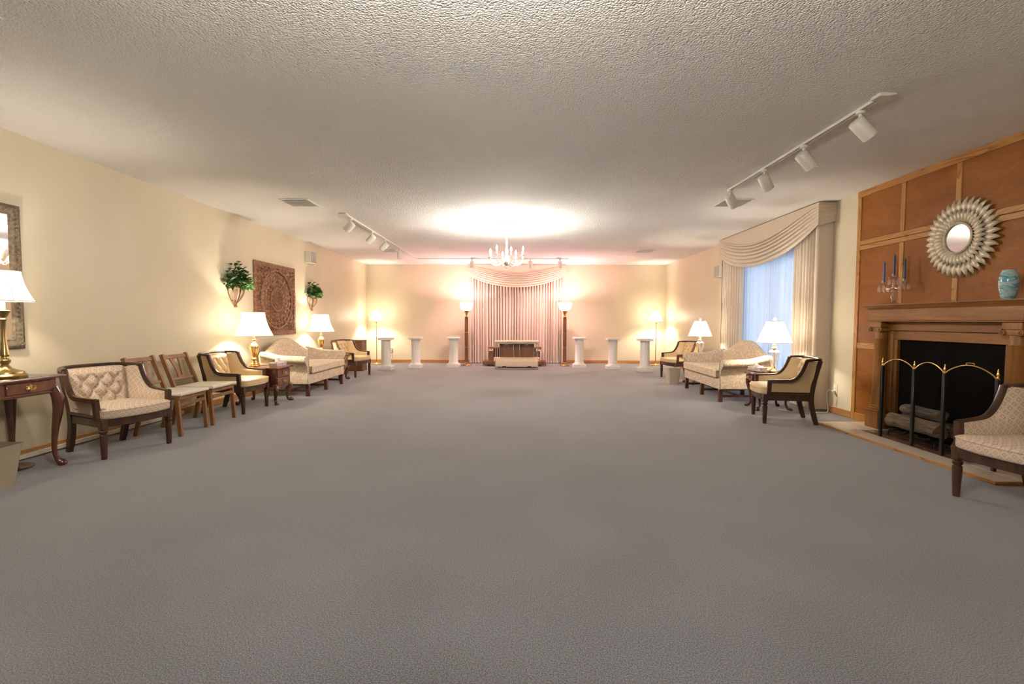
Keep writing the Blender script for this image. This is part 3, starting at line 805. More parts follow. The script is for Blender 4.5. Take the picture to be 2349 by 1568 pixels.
def make_torchiere(label, loc):
    t = thing('torchiere', label, 'floor lamp', loc, group='wooden torchiere lamps')
    mb = MB(); mb.b(-.125, .125, -.125, .125, 0, .022, .005, 1); mb.b(-.10, .10, -.10, .10, .022, .036, .004, 1); mb.build('base', M_abrass, t)
    MB().b(-.032, .032, -.032, .032, .036, .105, .006, 1).build('base_block', M_brass, t)
    for z0, z1 in ((.105, .475), (.49, .86), (.875, 1.245)):
        poly = []
        # square section with shallow flutes
        a = .041
        for q in range(4):
            for k in range(6):
                u = -a + 2*a*k/6; dd = a - (.005 if k % 2 else 0)
                x, y = (u, -dd)
                for _ in range(q): x, y = -y, x
                poly.append((x, y))
        mb = MB(); mb.rings([[(x*s_, y*s_, z) for x, y in poly] for z, s_ in ((z0, .86), (z0+.012, 1), (z1-.012, 1), (z1, .86))]); mb.build('column', M_walnut, t, smooth=False)
    for z in (.475, .86): MB().b(-.028, .028, -.028, .028, z, z+.015).build('collar', M_abrass, t)
    MB().lathe([(.030, 1.245), (.062, 1.262), (.062, 1.27), (.030, 1.28), (.026, 1.325), (.034, 1.34), (.050, 1.375), (.062, 1.40), (.070, 1.425)], n=20).build('bowl_fitting', M_brass, t)
    prof = [(.045, 1.425), (.095, 1.437), (.135, 1.470), (.158, 1.520), (.168, 1.580), (.174, 1.640)]
    bo = MB().lathe(prof, n=40, cap0=True, cap1=False).build('glass_bowl', M_bowl, t, sharp=80)
    MB().tube([(.175*math.cos(2*PI*j/40), .175*math.sin(2*PI*j/40), 1.642) for j in range(41)], .004, 6).build('rim', M_abrass, bo)
    bulb('bulb_light', t, (0, 0, 1.60), E_TORCH, PINK, .035)
    return t
make_torchiere('tall wooden torchiere glowing on the left of the draped alcove', (-1.27, 12.17, 0))
make_torchiere('tall wooden torchiere glowing on the right of the draped alcove', (1.28, 12.17, 0))

def make_chandelier(label, loc, vis=True):
    t = thing('chandelier', label, 'chandelier', loc, group='brass chandeliers')   # origin at ceiling
    MB().lathe([(.055, 0), (.058, -.008), (.045, -.02), (.015, -.032), (.008, -.045)], n=28).build('canopy', M_brass, t)
    c0 = None
    for i in range(9):
        z = -.055 - i*.022
        if c0 is None:
            c0 = MB().tube([(.008*math.cos(a), 0, .014*math.sin(a)) for a in [2*PI*j/14 for j in range(15)]], .0022, 6).build('chain_link', M_palebrass, t); c0.location = (0, 0, z)
        else: share(c0, t, (0, 0, z), (0, 0, (i % 2)*PI/2))
    MB().lathe([(.006, -.245), (.018, -.255), (.012, -.27), (.020, -.30), (.012, -.32), (.014, -.40), (.026, -.43), (.020, -.46), (.014, -.49), (.030, -.53), (.058, -.575), (.062, -.60), (.045, -.63), (.018, -.655), (.010, -.67), (.016, -.685), (.004, -.705)], n=24).build('stem', M_palebrass, t)
    for k in range(8):
        a = 2*PI*(k+.35)/8; R = .265 + (.03 if k % 2 else 0); dz = .025 if k % 2 else 0
        ca, sa = math.cos(a), math.sin(a)
        pts = spline([(.045*ca, .045*sa, -.585), (.10*ca, .10*sa, -.635), (.17*ca, .17*sa, -.655), (R*.86*ca, R*.86*sa, -.63), (R*ca, R*sa, -.58), (R*ca, R*sa, -.545+dz)], 6)
        ar = MB().tube(pts, .007, 8).build('arm', M_palebrass, t)
        MB().lathe([(.010, 0), (.036, .006), (.038, .010), (.012, .012)], (R*ca, R*sa, -.55+dz), 20).build('drip_pan', M_palebrass, ar)
        MB().lathe([(.010, .01), (.010, .075)], (R*ca, R*sa, -.55+dz), 12).build('candle_sleeve', M_candle, ar)
        MB().lathe([(.006, 0), (.015, .018), (.016, .032), (.010, .052), (.002, .072)], (R*ca, R*sa, -.475+dz), 10).build('flame_bulb', M_glow, ar)
        bulb('bulb_light', ar, (R*ca, R*sa, -.475+dz+.10), E_CHAND, (1.0, .945, .86), .02)
    return t
make_chandelier('lit brass chandelier with eight candle bulbs over the carpet', (-.13, 7.46, HC))
make_chandelier('second lit brass chandelier hanging overhead out of view', (-.13, .95, HC))

# ================================================================== FIREPLACE
fp = thing('fireplace_mantel', 'oak fireplace mantel with round columns and black opening', 'fireplace', (HW-.026, 4.42, .0206), -PI/2)
# local: +x to the camera, -y into the room
for s in (-1, 1):
    x = s*.70
    pl = MB().b(x-.088, x+.088, -.172, 0, 0, .185, .004, 1).build('plinth', M_mantelz, fp)
    MB().b(x-.098, x+.098, -.182, 0, .185, .205, .006, 1).build('plinth_cap', M_mantelz, pl)
    co = MB().lathe([(.066, .245), (.064, .60), (.058, .96), (.063, .967), (.058, .976), (.058, 1.045)], (x, -.088, 0), 32).build('column', M_mantelz, fp)
    MB().lathe([(.078, .205), (.084, .215), (.078, .226), (.070, .230), (.077, .238), (.075, .248), (.066, .255)], (x, -.088, 0), 32).build('base_ring', M_mantelz, co)
    cp = MB().b(x-.078, x+.078, -.158, 0, 1.092, 1.152, .004, 1).build('capital', M_mantelz, fp)
    for q in (-1, 1):   # volutes: spiral scroll on the front face
        mb = MB(); cx, cz = x+q*.068, 1.068
        pts = []
        for i in range(30):
            a = i/29*PI*3.4; r = .025*(1-i/34)
            pts.append((cx + q*r*math.sin(a), -.160, cz + r*math.cos(a)))
        mb.tube(pts, [.006]*24+[.005, .005, .005, .005, .004, .004], 6)
        mb.tube([(cx, -.155, cz), (cx, -.02, cz)], .022, 14)
        mb.build('volute', M_mantelz, cp)
    MB().b(x-.066, x+.066, -.150, 0, 1.046, 1.092, .006, 2).build('capital_neck', M_mantelz, cp)
    xi = s*.585
    MB().b(min(xi, s*.665), max(xi, s*.665), -.055, 0, 0, 1.10, .02, 3).build('pilaster', M_mantelz, fp)
    MB().b(min(s*.545, xi), max(s*.545, xi), -.040, 0, 0, .965, .004, 1).build('jamb', M_mantelz, fp)
MB().b(-.585, .585, -.040, 0, .965, 1.06, .004, 1).build('lintel', M_mantel, fp)
MB().b(-.64, .64, -.065, 0, 1.06, 1.15, .005, 1).build('architrave', M_mantel, fp)
MB().b(-.64, .64, -.085, 0, 1.135, 1.152, .004, 1).build('architrave_moulding', M_mantel, fp)
MB().b(-.795, .795, -.165, 0, 1.165, 1.285, .005, 1).build('frieze', M_mantel, fp)
MB().b(-.802, .802, -.172, 0, 1.152, 1.166, .004, 1).build('frieze_moulding', M_mantel, fp)
mb = MB()
prof = [(.795, -.165, 1.278), (.803, -.175, 1.292), (.815, -.185, 1.300), (.828, -.196, 1.318), (.838, -.205, 1.324), (.838, -.205, 1.334)]
mb.rings([[(-a, 0, z), (-a, y, z), (a, y, z), (a, 0, z)] for a, y, z in prof])
mb.build('mantel_shelf', M_mantel, fp, sharp=20)
MB().b(-.55, .55, -.006, 0, .0, .97).build('fireback', M_fireback, fp)

# hearth: tile field with brick inset and oak edge
he = thing('hearth', 'cream tiled hearth with oak edging and brown brick inset', 'hearth', (HW, 4.42, 0), -PI/2)
X0, X1, Y0h = -1.0, 1.04, -.60
MB().b(X0, X1, Y0h, 0, 0, .012).build('grout_bed', M_grout, he)
tb = None
nx = 10; tw = (X1-X0)/nx
for i in range(nx):
    for j in range(3):
        x = X0 + (i+.5)*tw; y = Y0h + .1 + .2*j
        if j > 0 and abs(x) < .56: continue
        if tb is None:
            tb = MB().box((0, 0, 0), (tw-.005, .195, .012), 0, .002, 1).build('tile', M_tile, he); tb.location = (x, y, .014)
        else: share(tb, he, (x, y, .014))
bb = None
for j in range(5):
    for i in range(6):
        x = -.52 + (i+.5)*1.04/6 + (.04 if j % 2 else -.04); y = -.37 + .066*j
        if bb is None:
            bb = MB().box((0, 0, 0), (.165, .060, .010), 0, .002, 1).build('brick', M_brick, he); bb.location = (x, y, .012)
        else: share(bb, he, (x, y, .012))
MB().b(X0-.018, X1+.018, Y0h-.018, Y0h, 0, .021, .003, 1).build('edge_strip', M_oakx, he)
MB().b(X0-.018, X0, Y0h, 0, 0, .021, .003, 1).build('edge_strip', M_oakz, he)
MB().b(X1, X1+.018, Y0h, 0, 0, .021, .003, 1).build('edge_strip', M_oakz, he)

# fire grate + logs
gr = thing('fire_grate', 'black iron grate holding the logs in the fireplace', 'grate', (3.93, 4.52, .0205), -PI/2)
for i in range(5):
    x = -.26+.13*i
    MB().tube(spline([(x, -.15, .088), (x, -.12, .078), (x, -.09, .075), (x, .10, .075), (x, .12, .08)], 4), .007, 6).build('bar', M_black, gr)
for y in (-.09, .08): MB().tube([(-.29, y, .067), (.29, y, .067)], .007, 6).build('cross_bar', M_black, gr)
for x in (-.25, .25):
    for y in (-.09, .08): MB().tube([(x, y, .068), (x+.02*(1 if x > 0 else -1), y-.01, 0)], .007, 6).build('leg', M_black, gr)
def make_log(label, p0, p1, r, mat, seed, flat=1.0):
    rr = random.Random(seed); P0, P1 = Vector(p0), Vector(p1); Ln = (P1-P0).length
    t = thing('log', label, 'log', P0, 0, 'logs in the fireplace')
    t.rotation_mode = 'QUATERNION'; t.rotation_quaternion = Vector((0, 0, 1)).rotation_difference((P1-P0).normalized())
    ph = [rr.uniform(0, 6.28) for _ in range(4)]
    R = []
    for i in range(13):
        z = Ln*i/12; R.append([])
        for j in range(20):
            a = 2*PI*j/20
            q = r*(1 + .07*math.sin(3*a+ph[0]+z*4) + .05*math.sin(7*a+ph[1]) + .04*math.sin(z*22+ph[2]))
            R[-1].append((q*math.cos(a), q*math.sin(a)*flat, z + .012*math.sin(2*a+ph[3])*(i in (0, 12))))
    mb = MB(); mb.rings(R, True, False, False); mb.build('bark', mat, t, sharp=50)
    for z, e in ((.001, 0), (Ln-.001, 12)):
        mb = MB(); mb.bm.faces.new([mb.bm.verts.new(p) for p in R[e]]); mb.build('sawn_end', M_logend, t)
    return t
make_log('grey barked log lying across the back of the fire grate', (3.985, 4.76, .185), (3.985, 4.22, .185), .066, M_bark, 2)
make_log('tan log lying across the front of the fire grate', (3.838, 4.76, .190), (3.838, 4.20, .190), .066, M_log, 3)
make_log('short log on top of the other logs', (3.920, 4.70, .302), (3.920, 4.28, .302), .052, M_bark, 5)
make_log('thick log end poking out at the right of the grate', (3.975, 4.10, .096), (3.85, 4.03, .096), .066, M_log, 6)

# folding fire screen
sc = thing('fire_screen', 'black folding fire screen with three brass arches', 'fire screen', (3.70, 4.17, .0205), -PI/2)
px = [(-.545, -.005), (-.195, .015), (.135, -.005), (.555, .02)]
M_mesh = see_through('black_wire_mesh', (.006, .005, .004), .36)
for (x0, y0), (x1, y1) in zip(px, px[1:]):
    n = 14; arch = []
    hgt = .085 if x1-x0 < .4 else .095
    for i in range(n+1):
        k = i/n; arch.append((lerp(x0, x1, k), lerp(y0, y1, k), .705 + hgt*math.sin(PI*k)**.75))
    ar = MB().tube(arch, .0065, 8).build('brass_arch', M_brass, sc)
    mb = MB()
    lo = [(p[0], p[1], .03) for p in arch]; hi = [(p[0], p[1], p[2]-.006) for p in arch]
    mb.rings([lo, hi], False, False, False); mb.build('mesh_panel', M_mesh, sc)
    if x1-x0 > .4: MB().tube(spline([(lerp(x0, x1, .42), lerp(y0, y1, .5), .800), (lerp(x0, x1, .43), lerp(y0, y1, .5), .818), (lerp(x0, x1, .57), lerp(y0, y1, .5), .818), (lerp(x0, x1, .58), lerp(y0, y1, .5), .800)], 3), .004, 6).build('handle', M_brass, ar)
for x, y in px:
    po = MB().b(x-.013, x+.013, y-.013, y+.013, 0, .715, .003, 1).build('post', M_black, sc)
    MB().lathe([(.013, .708), (.014, .716), (.008, .724), (.007, .734), (.011, .746), (.008, .758), (.005, .768), (.006, .776), (.002, .792)], (x, y, 0), 14).build('finial', M_brass, po)

# sunburst mirror
sm = thing('sunburst_mirror', 'round sunburst mirror with silver leaf petals above the mantel', 'mirror', (HW-.022, 4.345, 1.935), -PI/2)
def petal(L, wd, hook):
    mb = MB(); nu, nv = 8, 4
    def f(u, v):
        w_ = wd*math.sin(PI*min(1, u*.93+.07))**.8*(1-.25*u)
        a = lerp(-1, 1, v)
        return (a*w_ + hook*u*u + .010*math.sin(u*5), -.012 - .024*math.sin(PI*u*.9) - .010*(1-abs(a)) + .006*u, u*L)
    mb.grid(f, nu, nv); mb.grid(lambda u, v: tuple(Vector(f(u, v))+Vector((0, .005, 0))), nu, nv); return mb
po = petal(.150, .030, .030).build('petal', M_silver, sm, sharp=70); pi = petal(.125, .025, .024).build('petal', M_silver, sm, sharp=70)
NP = 36
for k in range(NP):
    a = 2*PI*k/NP
    for proto, r0, dy, off in ((po, .212, .004, .5), (pi, .140, -.014, 0)):
        aa = a + off*2*PI/NP
        o = proto if k == 0 else share(proto, sm)
        o.location = (r0*math.sin(aa), dy, r0*math.cos(aa)); o.rotation_euler = (0, aa, 0)
fr = MB().tube([(.134*math.cos(2*PI*j/48), -.040, .134*math.sin(2*PI*j/48)) for j in range(49)], .010, 8, up=(0, 1, 0)).build('mirror_ring', M_silver, sm)
mb = MB(); mb.tube([(0, -.034, 0), (0, -.030, 0)], .132, 48, up=(0, 0, 1)); mb.build('mirror_glass', M_mirror, sm)
mb = MB(); mb.tube([(0, -.028, 0), (0, 0, 0)], .19, 32, up=(0, 0, 1)); mb.build('backing_disc', M_dwood, sm)

# glass candelabrum with three candles on the mantel
ZM = 1.3545
cd = thing('glass_candelabrum', 'cut glass candelabrum with hanging prisms on the mantel', 'candelabrum', (3.985, 4.985, ZM), -PI/2)
MB().lathe([(.062, 0), (.064, .006), (.050, .014), (.024, .026), (.014, .045), (.020, .07), (.024, .085), (.013, .105), (.011, .12)], n=24).build('foot', M_crystal, cd)
MB().sphere((0, 0, .135), .022, n=14, m=8).build('ball', M_crystal, cd)
MB().lathe([(.010, .155), (.016, .17), (.012, .20), (.010, .24), (.016, .25), (.012, .26)], n=16).build('stem', M_crystal, cd)
heads = [(-.135, 0, .225), (0, 0, .285), (.135, 0, .225)]
p0 = None
for x, y, z in heads:
    if x: MB().tube(spline([(0, 0, .185), (x*.35, 0, .165), (x*.75, 0, .175), (x, 0, .205), (x, 0, .225)], 5), .007, 8).build('arm', M_crystal, cd)
    bo = MB().lathe([(.012, 0), (.046, .006), (.048, .012), (.014, .010)], (x, y, z-.012), 24).build('bobeche', M_crystal, cd)
    MB().lathe([(.010, 0), (.018, .01), (.016, .035), (.013, .035), (.012, .012)], (x, y, z), 16).build('candle_cup', M_crystal, cd)
    for k in range(8):
        a = 2*PI*k/8; loc = (x+.045*math.cos(a), y+.045*math.sin(a), z-.014)
        if p0 is None:
            mb = MB(); mb.lathe([(.002, 0), (.005, -.006), (.003, -.014), (.007, -.026), (.008, -.060), (.001, -.074)], n=6); p0 = mb.build('prism', M_crystal, bo, smooth=False); p0.location = loc
        else: share(p0, bo, loc)
def candle(x, z, L, mat, label):
    t = thing('taper_candle', label, 'candle', (3.985, 4.985-x, ZM+z+.013), 0, 'candles on the mantel')
    MB().lathe([(.0115, 0), (.0095, L*.9), (.006, L*.97), (.001, L)], n=14).build('wax', mat, t)
    MB().tube([(0, 0, L-.003), (.002, 0, L+.010)], .001, 5).build('wick', M_black, t)
candle(-.135, .225, .225, M_blue, 'bright blue candle on the left arm of the glass candelabrum')
candle(0, .285, .225, M_navy, 'dark slate candle in the middle of the glass candelabrum')
candle(.135, .225, .225, M_navy, 'dark slate candle on the right arm of the glass candelabrum')
# vase
vs = thing('vase', 'turquoise swirled glass vase on the right of the mantel', 'vase', (3.985, 3.83, ZM))
MB().lathe([(.034, 0), (.039, .004), (.046, .03), (.058, .09), (.062, .135), (.059, .175), (.049, .212), (.043, .228), (.043, .236), (.039, .236), (.038, .225), (.044, .205), (.053, .17)], n=40, cap1=False).build('body', M_vase, vs)
MB().lathe([(.053, .168), (.001, .160)], n=24, cap0=False).build('inside', M_vase, vs)

# ================================================================== DRAPERY
def pleats(mb, x0, x1, z0, z1, depth, n, seed, thick=True, wave=.010):
    """hanging pleated cloth in the x-z plane, folds along y"""
    r = random.Random(seed); ph = [r.uniform(.75, 1.3) for _ in range(n+1)]; tot = sum(ph); cum = [0]
    for q in ph: cum.append(cum[-1]+q/tot)
    amp = [r.uniform(.65, 1.1) for _ in range(n+2)]; dr = [r.uniform(-1, 1) for _ in range(n+2)]
    per = 8; NU = (n+1)*per
    def f(u, v):
        k = 0
        while k < n and cum[k+1] <= u: k += 1
        loc = (u-cum[k])/(cum[k+1]-cum[k])
        c = math.cos(2*PI*loc); y = depth*amp[k]*.5*(c if c > 0 else c*1.0)
        y *= lerp(.82, 1.05, 1-v)
        x = lerp(x0, x1, u) + wave*dr[k]*(1-v)*math.sin(PI*loc) + .35*depth*math.sin(4*PI*loc)*.18
        return (x, y, lerp(z0, z1, v))
    mb.grid(f, NU, 8); return mb
def swag(mb, x0, x1, ztop, hs, hm, folds, bow, flat=.40):
    """valance swag: folds sweep from the upper corners down to the middle"""
    def f(u, v):
        x = lerp(x0, x1, u); q = 1-(2*u-1)**2
        plain_h = flat*(.12+.88*q)               # plain cloth above the folds, deeper in the middle
        drop = lerp(hs, hm, q**.9)
        if v < .25: z = ztop - drop*plain_h*(v/.25); fold = 0; w = 0
        else:
            w = (v-.25)/.75; z = ztop - drop*(plain_h + (1-plain_h)*w)
            ph = folds*w**.82; fr_ = ph - math.floor(ph)
            fold = (fr_**.7)*math.sin(PI*min(1, fr_*1.0))**.4 if fr_ > 0 else 0
        am = lerp(.005, .055, q**.7)
        y = -bow*(q**.6)*min(1, v*1.6) - am*fold
        return (x, y, z)
    mb.grid(f, 40, 84); return mb

# far alcove drapery
dr = thing('draped_curtain', 'rose beige pleated curtain with swag on the far wall', 'curtain', (.03, YB-.11, 0))
for s in (-1, 1):
    mb = MB(); pleats(mb, min(0, s*1.30), max(0, s*1.30), .015, 2.60, .125, 16, 10+s); mb.build('curtain_panel', M_drape, dr, sharp=75)
mb = MB(); swag(mb, -1.32, 1.32, HC-.035, .27, .60, 7, .045)
va = mb.build('swag_valance', M_valance, dr, sharp=75); va.location = (0, -.11, 0)
for s in (-1, 1): MB().b(s*1.31-.008, s*1.31+.008, -.11, .10, HC-.30, HC-.035, .004, 1).build('valance_return', M_valance, dr)
MB().b(-1.32, 1.32, -.10, .10, HC-.035, HC-.005).build('header_board', M_valance, dr)
# thin hanging cords in front of the curtain edges
for x in (-1.28, 1.24): MB().tube([(x, -.14, 1.72), (x, -.14, HC-.04)], .002, 5).build('pull_cord', M_candle, dr)

# window drapery, local: +x to the camera, -y into the room
wd = thing('window_drapery', 'beige pleated window drapes with deep swag valance', 'curtain', (HW, 7.54, 0), -PI/2)
# wall at y=0; front of box at y=-.225
XA, XB = -1.46, 1.46       # far end, near end
mb = MB(); swag(mb, XA, XB, HC-.01, .28, .64, 7, .03); va = mb.build('swag_valance', M_valance, wd, sharp=75); va.location = (0, -.225, 0)
for x in (XA, XB):
    mb = MB()
    def fr2(u, v, x=x):
        z = HC-.01 - v*lerp(.24, .30, u); ph = v*7; w = .006*abs(math.sin(PI*ph))
        return (x + (w if x > 0 else -w), lerp(-.001, -.228, u), z)
    mb.grid(fr2, 6, 56); mb.build('valance_return', M_valance, wd, sharp=75)
MB().b(XA, XB, -.22, 0, HC-.03, HC-.012).build('header_board', M_valance, wd)
def side_panel(xa, xb, seed, n):
    mb = MB(); pleats(mb, xa, xb, .02, 2.60, .07, n, seed, wave=.006); o = mb.build('drape_panel', M_drape, wd, sharp=75); o.location = (0, -.165, 0)
side_panel(.86, 1.40, 3, 7); side_panel(-1.42, -.66, 4, 9)
# return of the near panel back to the wall, with a rounded front edge
for x, s in ((1.42, 1), (-1.42, -1)):
    pts = []
    for i in range(9):
        a = PI/2*i/8; pts.append((x - s*.04 + s*.04*math.sin(a), -.165-.04+.04*(1-math.cos(a))))
    pts += [(x, -.12), (x+s*.008, -.07), (x+s*.004, -.02), (x+s*.005, -.004)]
    mb = MB(); mb.rings([[(a, b, z) for a, b in pts] for z in (.03, .8, 1.6, 2.5)], False, False, False); mb.build('drape_return', M_drape, wd, sharp=75)
mb = MB(); pleats(mb, -.95, .95, .02, 2.55, .045, 26, 8, wave=.004); sh = mb.build('sheer_curtain', M_sheer, wd, sharp=75); sh.location = (0, -.075, 0)

# ================================================================== FAR WALL FURNITURE
def make_pedestal(loc, label):
    t = thing('fluted_pedestal', label, 'pedestal', loc, group='white fluted pedestals')
    h = .755
    mb = MB(); mb.b(-.155, .155, -.155, .155, 0, .085, .005, 1); mb.b(-.125, .125, -.125, .125, .085, .105, .008, 1); mb.build('plinth', M_plaster, t)
    n = 96; ring = lambda r, z, k: [((r - k*.008*abs(math.sin(10*(2*PI*j/n)))**.7)*math.cos(2*PI*j/n), (r - k*.008*abs(math.sin(10*(2*PI*j/n)))**.7)*math.sin(2*PI*j/n), z) for j in range(n)]
    # reversed lobes: flutes are hollow
    mb = MB(); mb.rings([ring(.130, .105, 0), ring(.118, .125, 0), ring(.113, .14, 1), ring(.108, h-.075, 1), ring(.108, h-.062, 0), ring(.118, h-.05, 0), ring(.118, h-.042, 0)]); mb.build('shaft', M_plaster, t, sharp=60)
    MB().b(-.155, .155, -.155, .155, h-.045, h, .004, 1).build('cap', M_plaster, t)
    return t
P0 = make_pedestal((-3.06, 11.07, 0), 'white fluted pedestal nearest the left corner floor lamp')
for loc, lb in (((-2.45, 11.51, 0), 'white fluted pedestal in the middle of the left three'), ((-1.55, 11.73, 0), 'white fluted pedestal beside the left torchiere'),
                ((1.61, 11.80, 0), 'white fluted pedestal beside the right torchiere'), ((2.37, 11.40, 0), 'white fluted pedestal in the middle of the right three'), ((3.01, 10.90, 0), 'white fluted pedestal nearest the right corner floor lamp')):
    dup(P0, loc, None, lb)

# bier (casket stand) behind the kneeler
bi = thing('casket_stand', 'dark wood casket stand behind the padded kneeler', 'casket stand', (-.02, 12.18, 0))
for s in (-1, 1):
    MB().b(s*.52-.29, s*.52+.29, -.23, .23, .045, .135, .006, 1).build('platform', M_walnut, bi)
    for y in (-.16, .16):
        mb = MB(); mb.tube([(s*.66-.012, y, .028), (s*.66+.012, y, .028)], .027, 14); mb.b(s*.66-.006, s*.66+.006, y-.012, y+.012, .03, .05); mb.build('caster', M_black, bi)
    MB().b(s*.60-.055, s*.60+.055, -.15, .15, .135, .385, .006, 1).build('post', M_walnut, bi)
    mb = MB()
    mb.tube([(s*.66, -.16, .40), (s*.66, -.16, .455)], .012, 10); mb.tube([(s*.56, -.165, .40), (s*.70, -.165, .40)], .010, 10); mb.sphere((s*.69, -.165, .43), .018, n=10, m=6)
    mb.build('metal_bracket', M_chrome, bi)
MB().b(-.69, .69, -.16, .16, .45, .49, .005, 1).build('top_rail', M_walnut, bi)
MB().b(-.55, .55, -.12, .12, .135, .45).build('body', M_mahogz, bi)

kn = thing('kneeler', 'folding kneeler with rose vinyl pads and wood panel', 'kneeler', (.035, 11.42, 0))
for s in (-1, 1):
    MB().tube([(s*.505, -.18, 0), (s*.505, -.18, .625)], .011, 10).build('post', M_chrome, kn)
    MB().tube([(s*.47, .05, .02), (s*.47, .05, .625)], .011, 10).build('post', M_chrome, kn)
    MB().tube([(s*.505, -.18, .615), (s*.47, .05, .615)], .010, 10).build('side_rail', M_chrome, kn)
    MB().box((s*.505, -.18, .09), (.03, .03, .18), 0, .003, 1).build('post_sleeve', M_chrome, kn)
MB().b(-.535, .535, -.215, .055, .64, .69, .022, 4).build('arm_pad', M_pinkvinyl, kn)
MB().b(-.50, .50, -.19, .04, .622, .642).build('pad_rail', M_chrome, kn)
# wood panel in seven boards with metal strips
xs = [-.42, -.30, -.21, -.075, .07, .20, .31, .425]
for a, b in zip(xs, xs[1:]): MB().b(a+.001, b-.001, .035, .05, .20, .612, .002, 1).build('panel_board', M_walnut, kn)
for x in (-.42, -.075, .07, .425): MB().b(x-.006, x+.006, .028, .036, .20, .615).build('metal_strip', M_chrome, kn)
MB().b(-.42, .42, .028, .036, .60, .615).build('metal_strip', M_chrome, kn)
for x in (-.26, .245): MB().b(x-.028, x+.028, .026, .034, .575, .590).build('tag_plate', M_white, kn)
# kneeling pad: padded box with a drooping front and two notches
sec = [(.02, .22), (-.02, .285), (-.10, .292), (-.18, .275), (-.235, .24), (-.25, .19), (-.252, .07), (-.22, .06), (-.20, .17), (.0, .18)]
mb = MB(); mb.rings([[(x, y, z) for y, z in sec] for x in (-.50, -.485, 0, .485, .50)]); mb.build('kneeling_pad', M_pinkvinyl, kn, sharp=50)
for s in (-1, 1): MB().b(s*.52-.032, s*.52+.032, -.235, .0, .19, .285, .022, 4).build('pad_end', M_pinkvinyl, kn)
for s in (-1, 1): MB().b(s*.30-.045, s*.30+.045, -.258, -.249, .066, .085).build('pad_notch', M_dark, kn)
MB().b(-.46, .46, -.20, -.02, .04, .075).build('pad_base', M_dwood, kn)

# walnut boxes in the corners
bx = thing('walnut_box', 'plain walnut box stand behind the far left armchair', 'box stand', (-3.66, 10.86, 0), .0)
MB().b(-.155, .155, -.155, .155, .0, .69, .003, 1).build('carcass', M_walnut, bx)
MB().b(-.165, .165, -.165, .165, .69, .712, .004, 1).build('lid', M_walnut, bx)
bx = thing('walnut_box', 'low walnut box on the floor behind the beige bin', 'box stand', (3.62, 9.18, 0), .05)
MB().b(-.12, .12, -.09, .09, 0, .40, .003, 1).build('carcass', M_walnut, bx)
MB().b(-.13, .13, -.10, .10, .40, .415, .003, 1).build('lid', M_walnut, bx)

# ================================================================== BINS, TISSUES
def make_bin(name, label, loc, rz, w, d, h, mat):
    t = thing(name, label, 'waste bin', loc, rz)
    def ring(k, z, e=0):
        o = []
        W_, D_ = w/2*k+e, d/2*k+e; r = .03
        for cx, cy, a0 in ((W_-r, D_-r, 0), (-W_+r, D_-r, PI/2), (-W_+r, -D_+r, PI), (W_-r, -D_+r, 1.5*PI)):
            for q in range(5): o.append((cx + r*math.cos(a0+PI/2*q/4), cy + r*math.sin(a0+PI/2*q/4), z))
        return o
    mb = MB(); mb.rings([ring(.82, 0), ring(1, h), ring(1, h, -.004), ring(.82, .008, -.004)]); mb.build('body', mat, t, sharp=50)
    mb = MB(); mb.rings([ring(1, h-.008, .005), ring(1, h+.004, .006), ring(1, h+.004, -.003), ring(1, h-.008, -.003)], loop=True); mb.build('rim', mat, t)
    return t
make_bin('waste_basket', 'taupe plastic waste basket below the console at the left edge', (-3.64, 3.10, 0), .03, .26, .42, .285, M_bin)
make_bin('waste_basket', 'beige plastic waste basket standing at the far end of the right sofa', (2.95, 8.76, 0), .05, .235, .20, .30, M_binl)
def make_tissue(label, loc, rz, flat=False):
    t = thing('tissue_box', label, 'tissue box', loc, rz, 'tissue boxes')
    MB().b(-.115, .115, -.06, .06, 0, .055, .003, 1).build('carton', M_tbox, t)
    mb = MB()
    def f(u, v):
        a = lerp(-1, 1, u); hgt = .065*(1-a*a*.6)*v
        return (a*.06*(1+.3*v) + .01*math.sin(9*v), .018*math.sin(5*a+3*v)*(.3+v) + .02*v*math.sin(2*a), .054 + hgt*(.7+.3*math.sin(4*a+1)))
    mb.grid(f, 14, 6); mb.grid(lambda u, v: tuple(Vector(f(u, v))+Vector((0, .014+.010*v, -.010*v))), 14, 6)
    mb.build('tissue', M_tissue, t, sharp=80)
    return t
make_tissue('patterned tissue box on the near left end table', (-3.36, 6.62, .5155), PI/2-.15)
make_tissue('patterned tissue box on the end table beyond the left sofa', (-3.42, 8.98, .5155), PI/2)
make_tissue('patterned tissue box on the oval table below the crystal lamp', (3.31, 6.40, .4985), PI/2+.25)

# ================================================================== LEFT WALL PIECES
# framed mirror, only its right end is in view
mi = thing('framed_mirror', 'large mirror in a carved pewter frame at the left edge', 'mirror', (-HW, 3.20, 1.515), PI/2)
# local: -y into room, +x = world +Y
W2, H2, fw = .675, .585, .085
MB().b(-W2+fw, W2-fw, -.016, -.010, -H2+fw, H2-fw).build('mirror_glass', M_mirror, mi)
prof = [(0, 0), (0, -.022), (.012, -.036), (.030, -.040), (.050, -.030), (.066, -.026), (.078, -.030), (fw, -.016), (fw, 0)]
mb = MB()
cor = [(-1, -1), (1, -1), (1, 1), (-1, 1)]
mb.rings([[(cx*(W2-a), y, cz*(H2-a)) for a, y in prof] for cx, cz in cor], loop=True); mb.build('frame', M_mframe, mi)
